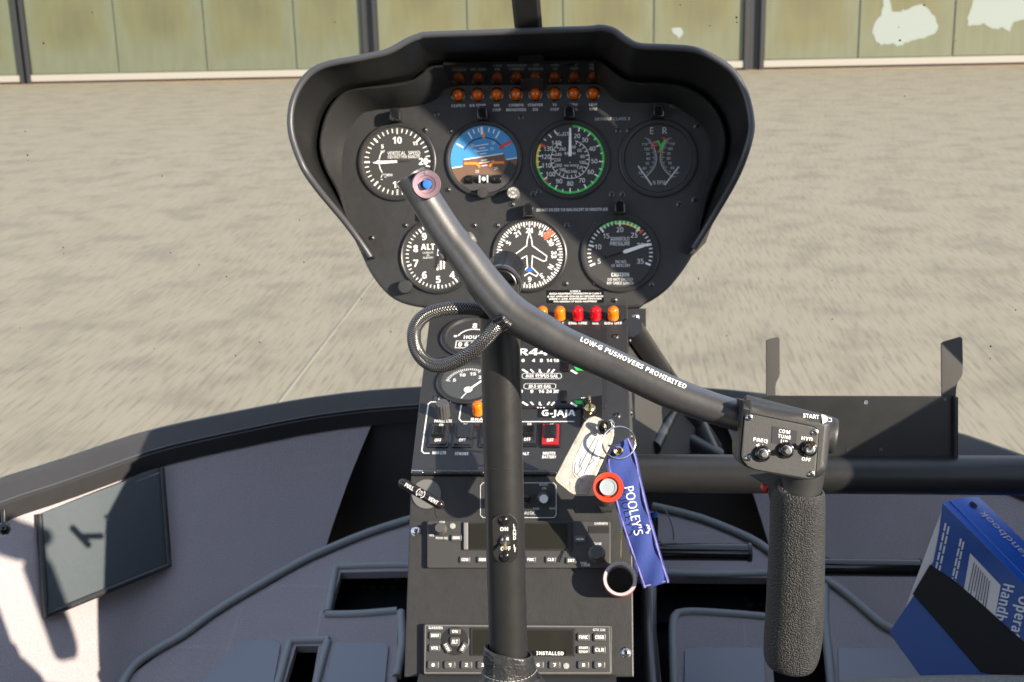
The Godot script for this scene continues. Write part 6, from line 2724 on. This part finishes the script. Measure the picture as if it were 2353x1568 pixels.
	# front seats
	for s in [[0.145, 0.55, -1.09, "grey leather seat cushion under the foam grip"], [-0.72, -0.17, -1.075, "dark leather seat cushion below the map pocket"]]:
		var w: float = s[1] - s[0]
		var st := thing("seat_cushion", s[3], "seat", Transform3D(Basis(), Vector3((s[0] + s[1]) / 2, 0.788 if s[0] > 0 else 0.772, s[2] + 0.27)), "front seat cushions")
		m = MB.new()
		var secs := []
		for i in 13:
			var t := i / 12.0
			var ring := PackedVector3Array()
			var q := MB.rrect(0.52, 0.20, 0.035, 6)
			for r in q:
				var edge := 1.0 - 0.05 * pow(absf(t * 2 - 1), 6.0)
				var puff := 0.012 * sin(PI * t) * (1.0 if r.y > 0 else 0.0)
				ring.append(Vector3((t - 0.5) * w, r.y * edge + puff, r.x * edge))
			secs.append(ring)
		m.loft(secs)
		part("cushion", m, M.leather_grey if s[0] > 0 else M.leather_black, st, 60)
		m = MB.new()
		m.tube(PackedVector3Array([Vector3(-w / 2 + 0.02, 0.088, -0.245), Vector3(0, 0.099, -0.247), Vector3(w / 2 - 0.02, 0.088, -0.245)]), 0.004, 8)
		part("seam", m, M.leather_black, st)

	# latch knob on the sill rail
	var lk := P(8, 1216, 1.50)
	var lt := thing("latch_knob", "small glossy black latch ball below the sill rail", "latch knob", Transform3D(Basis(), lk))
	m = MB.new()
	var pr := []
	for i in 11:
		var a := -PI / 2 + PI * i / 10.0
		pr.append(Vector2(maxf(0.0, cos(a) * 0.008), sin(a) * 0.008))
	m.lathe(pr, 20)
	part("ball", m, M.gloss_black, lt)
	m = MB.new()
	m.tube(PackedVector3Array([Vector3(0, 0, 0), Vector3(-0.002, 0.02, -0.01)]), 0.003, 10)
	part("stem", m, M.satin_black, lt)

	# drain valve with its thin wire, on the floor beside the ribbon
	var dv := thing("drain_valve", "small blue-topped valve with a thin looped wire beyond the ribbon", "valve", Transform3D(Basis(), P(1503, 1215, 1.55)))
	m = on(dv)
	m.tube(PackedVector3Array([P(1503, 1240, 1.55), P(1503, 1190, 1.55)]), 0.005, 12)
	part("valve_body", m, M.gloss_black, dv)
	m = on(dv)
	m.tube(PackedVector3Array([P(1503, 1190, 1.549), P(1503, 1178, 1.549)]), 0.0042, 12)
	part("valve_cap", m, M.book_spine, dv)
	m = on(dv)
	m.tube(smooth(PackedVector3Array([P(1503, 1180, 1.54), P(1515, 1165, 1.53), P(1530, 1175, 1.53), P(1545, 1210, 1.54), P(1548, 1240, 1.55)]), 6), 0.0009, 6)
	part("wire", m, M.piping, dv)
	# duct tube beside the console's foot
	var dt := thing("drain_tube", "upright dull metal tube beside the console under the ribbon", "tube", Transform3D(Basis(), P(1495, 1560, 1.35)))
	m = on(dt)
	m.tube(PackedVector3Array([P(1492, 1330, 1.42), P(1490, 1450, 1.38), P(1500, 1620, 1.34)]), [0.0085, 0.0085, 0.011], 18)
	part("tube_body", m, M.dark_steel, dt, 60)
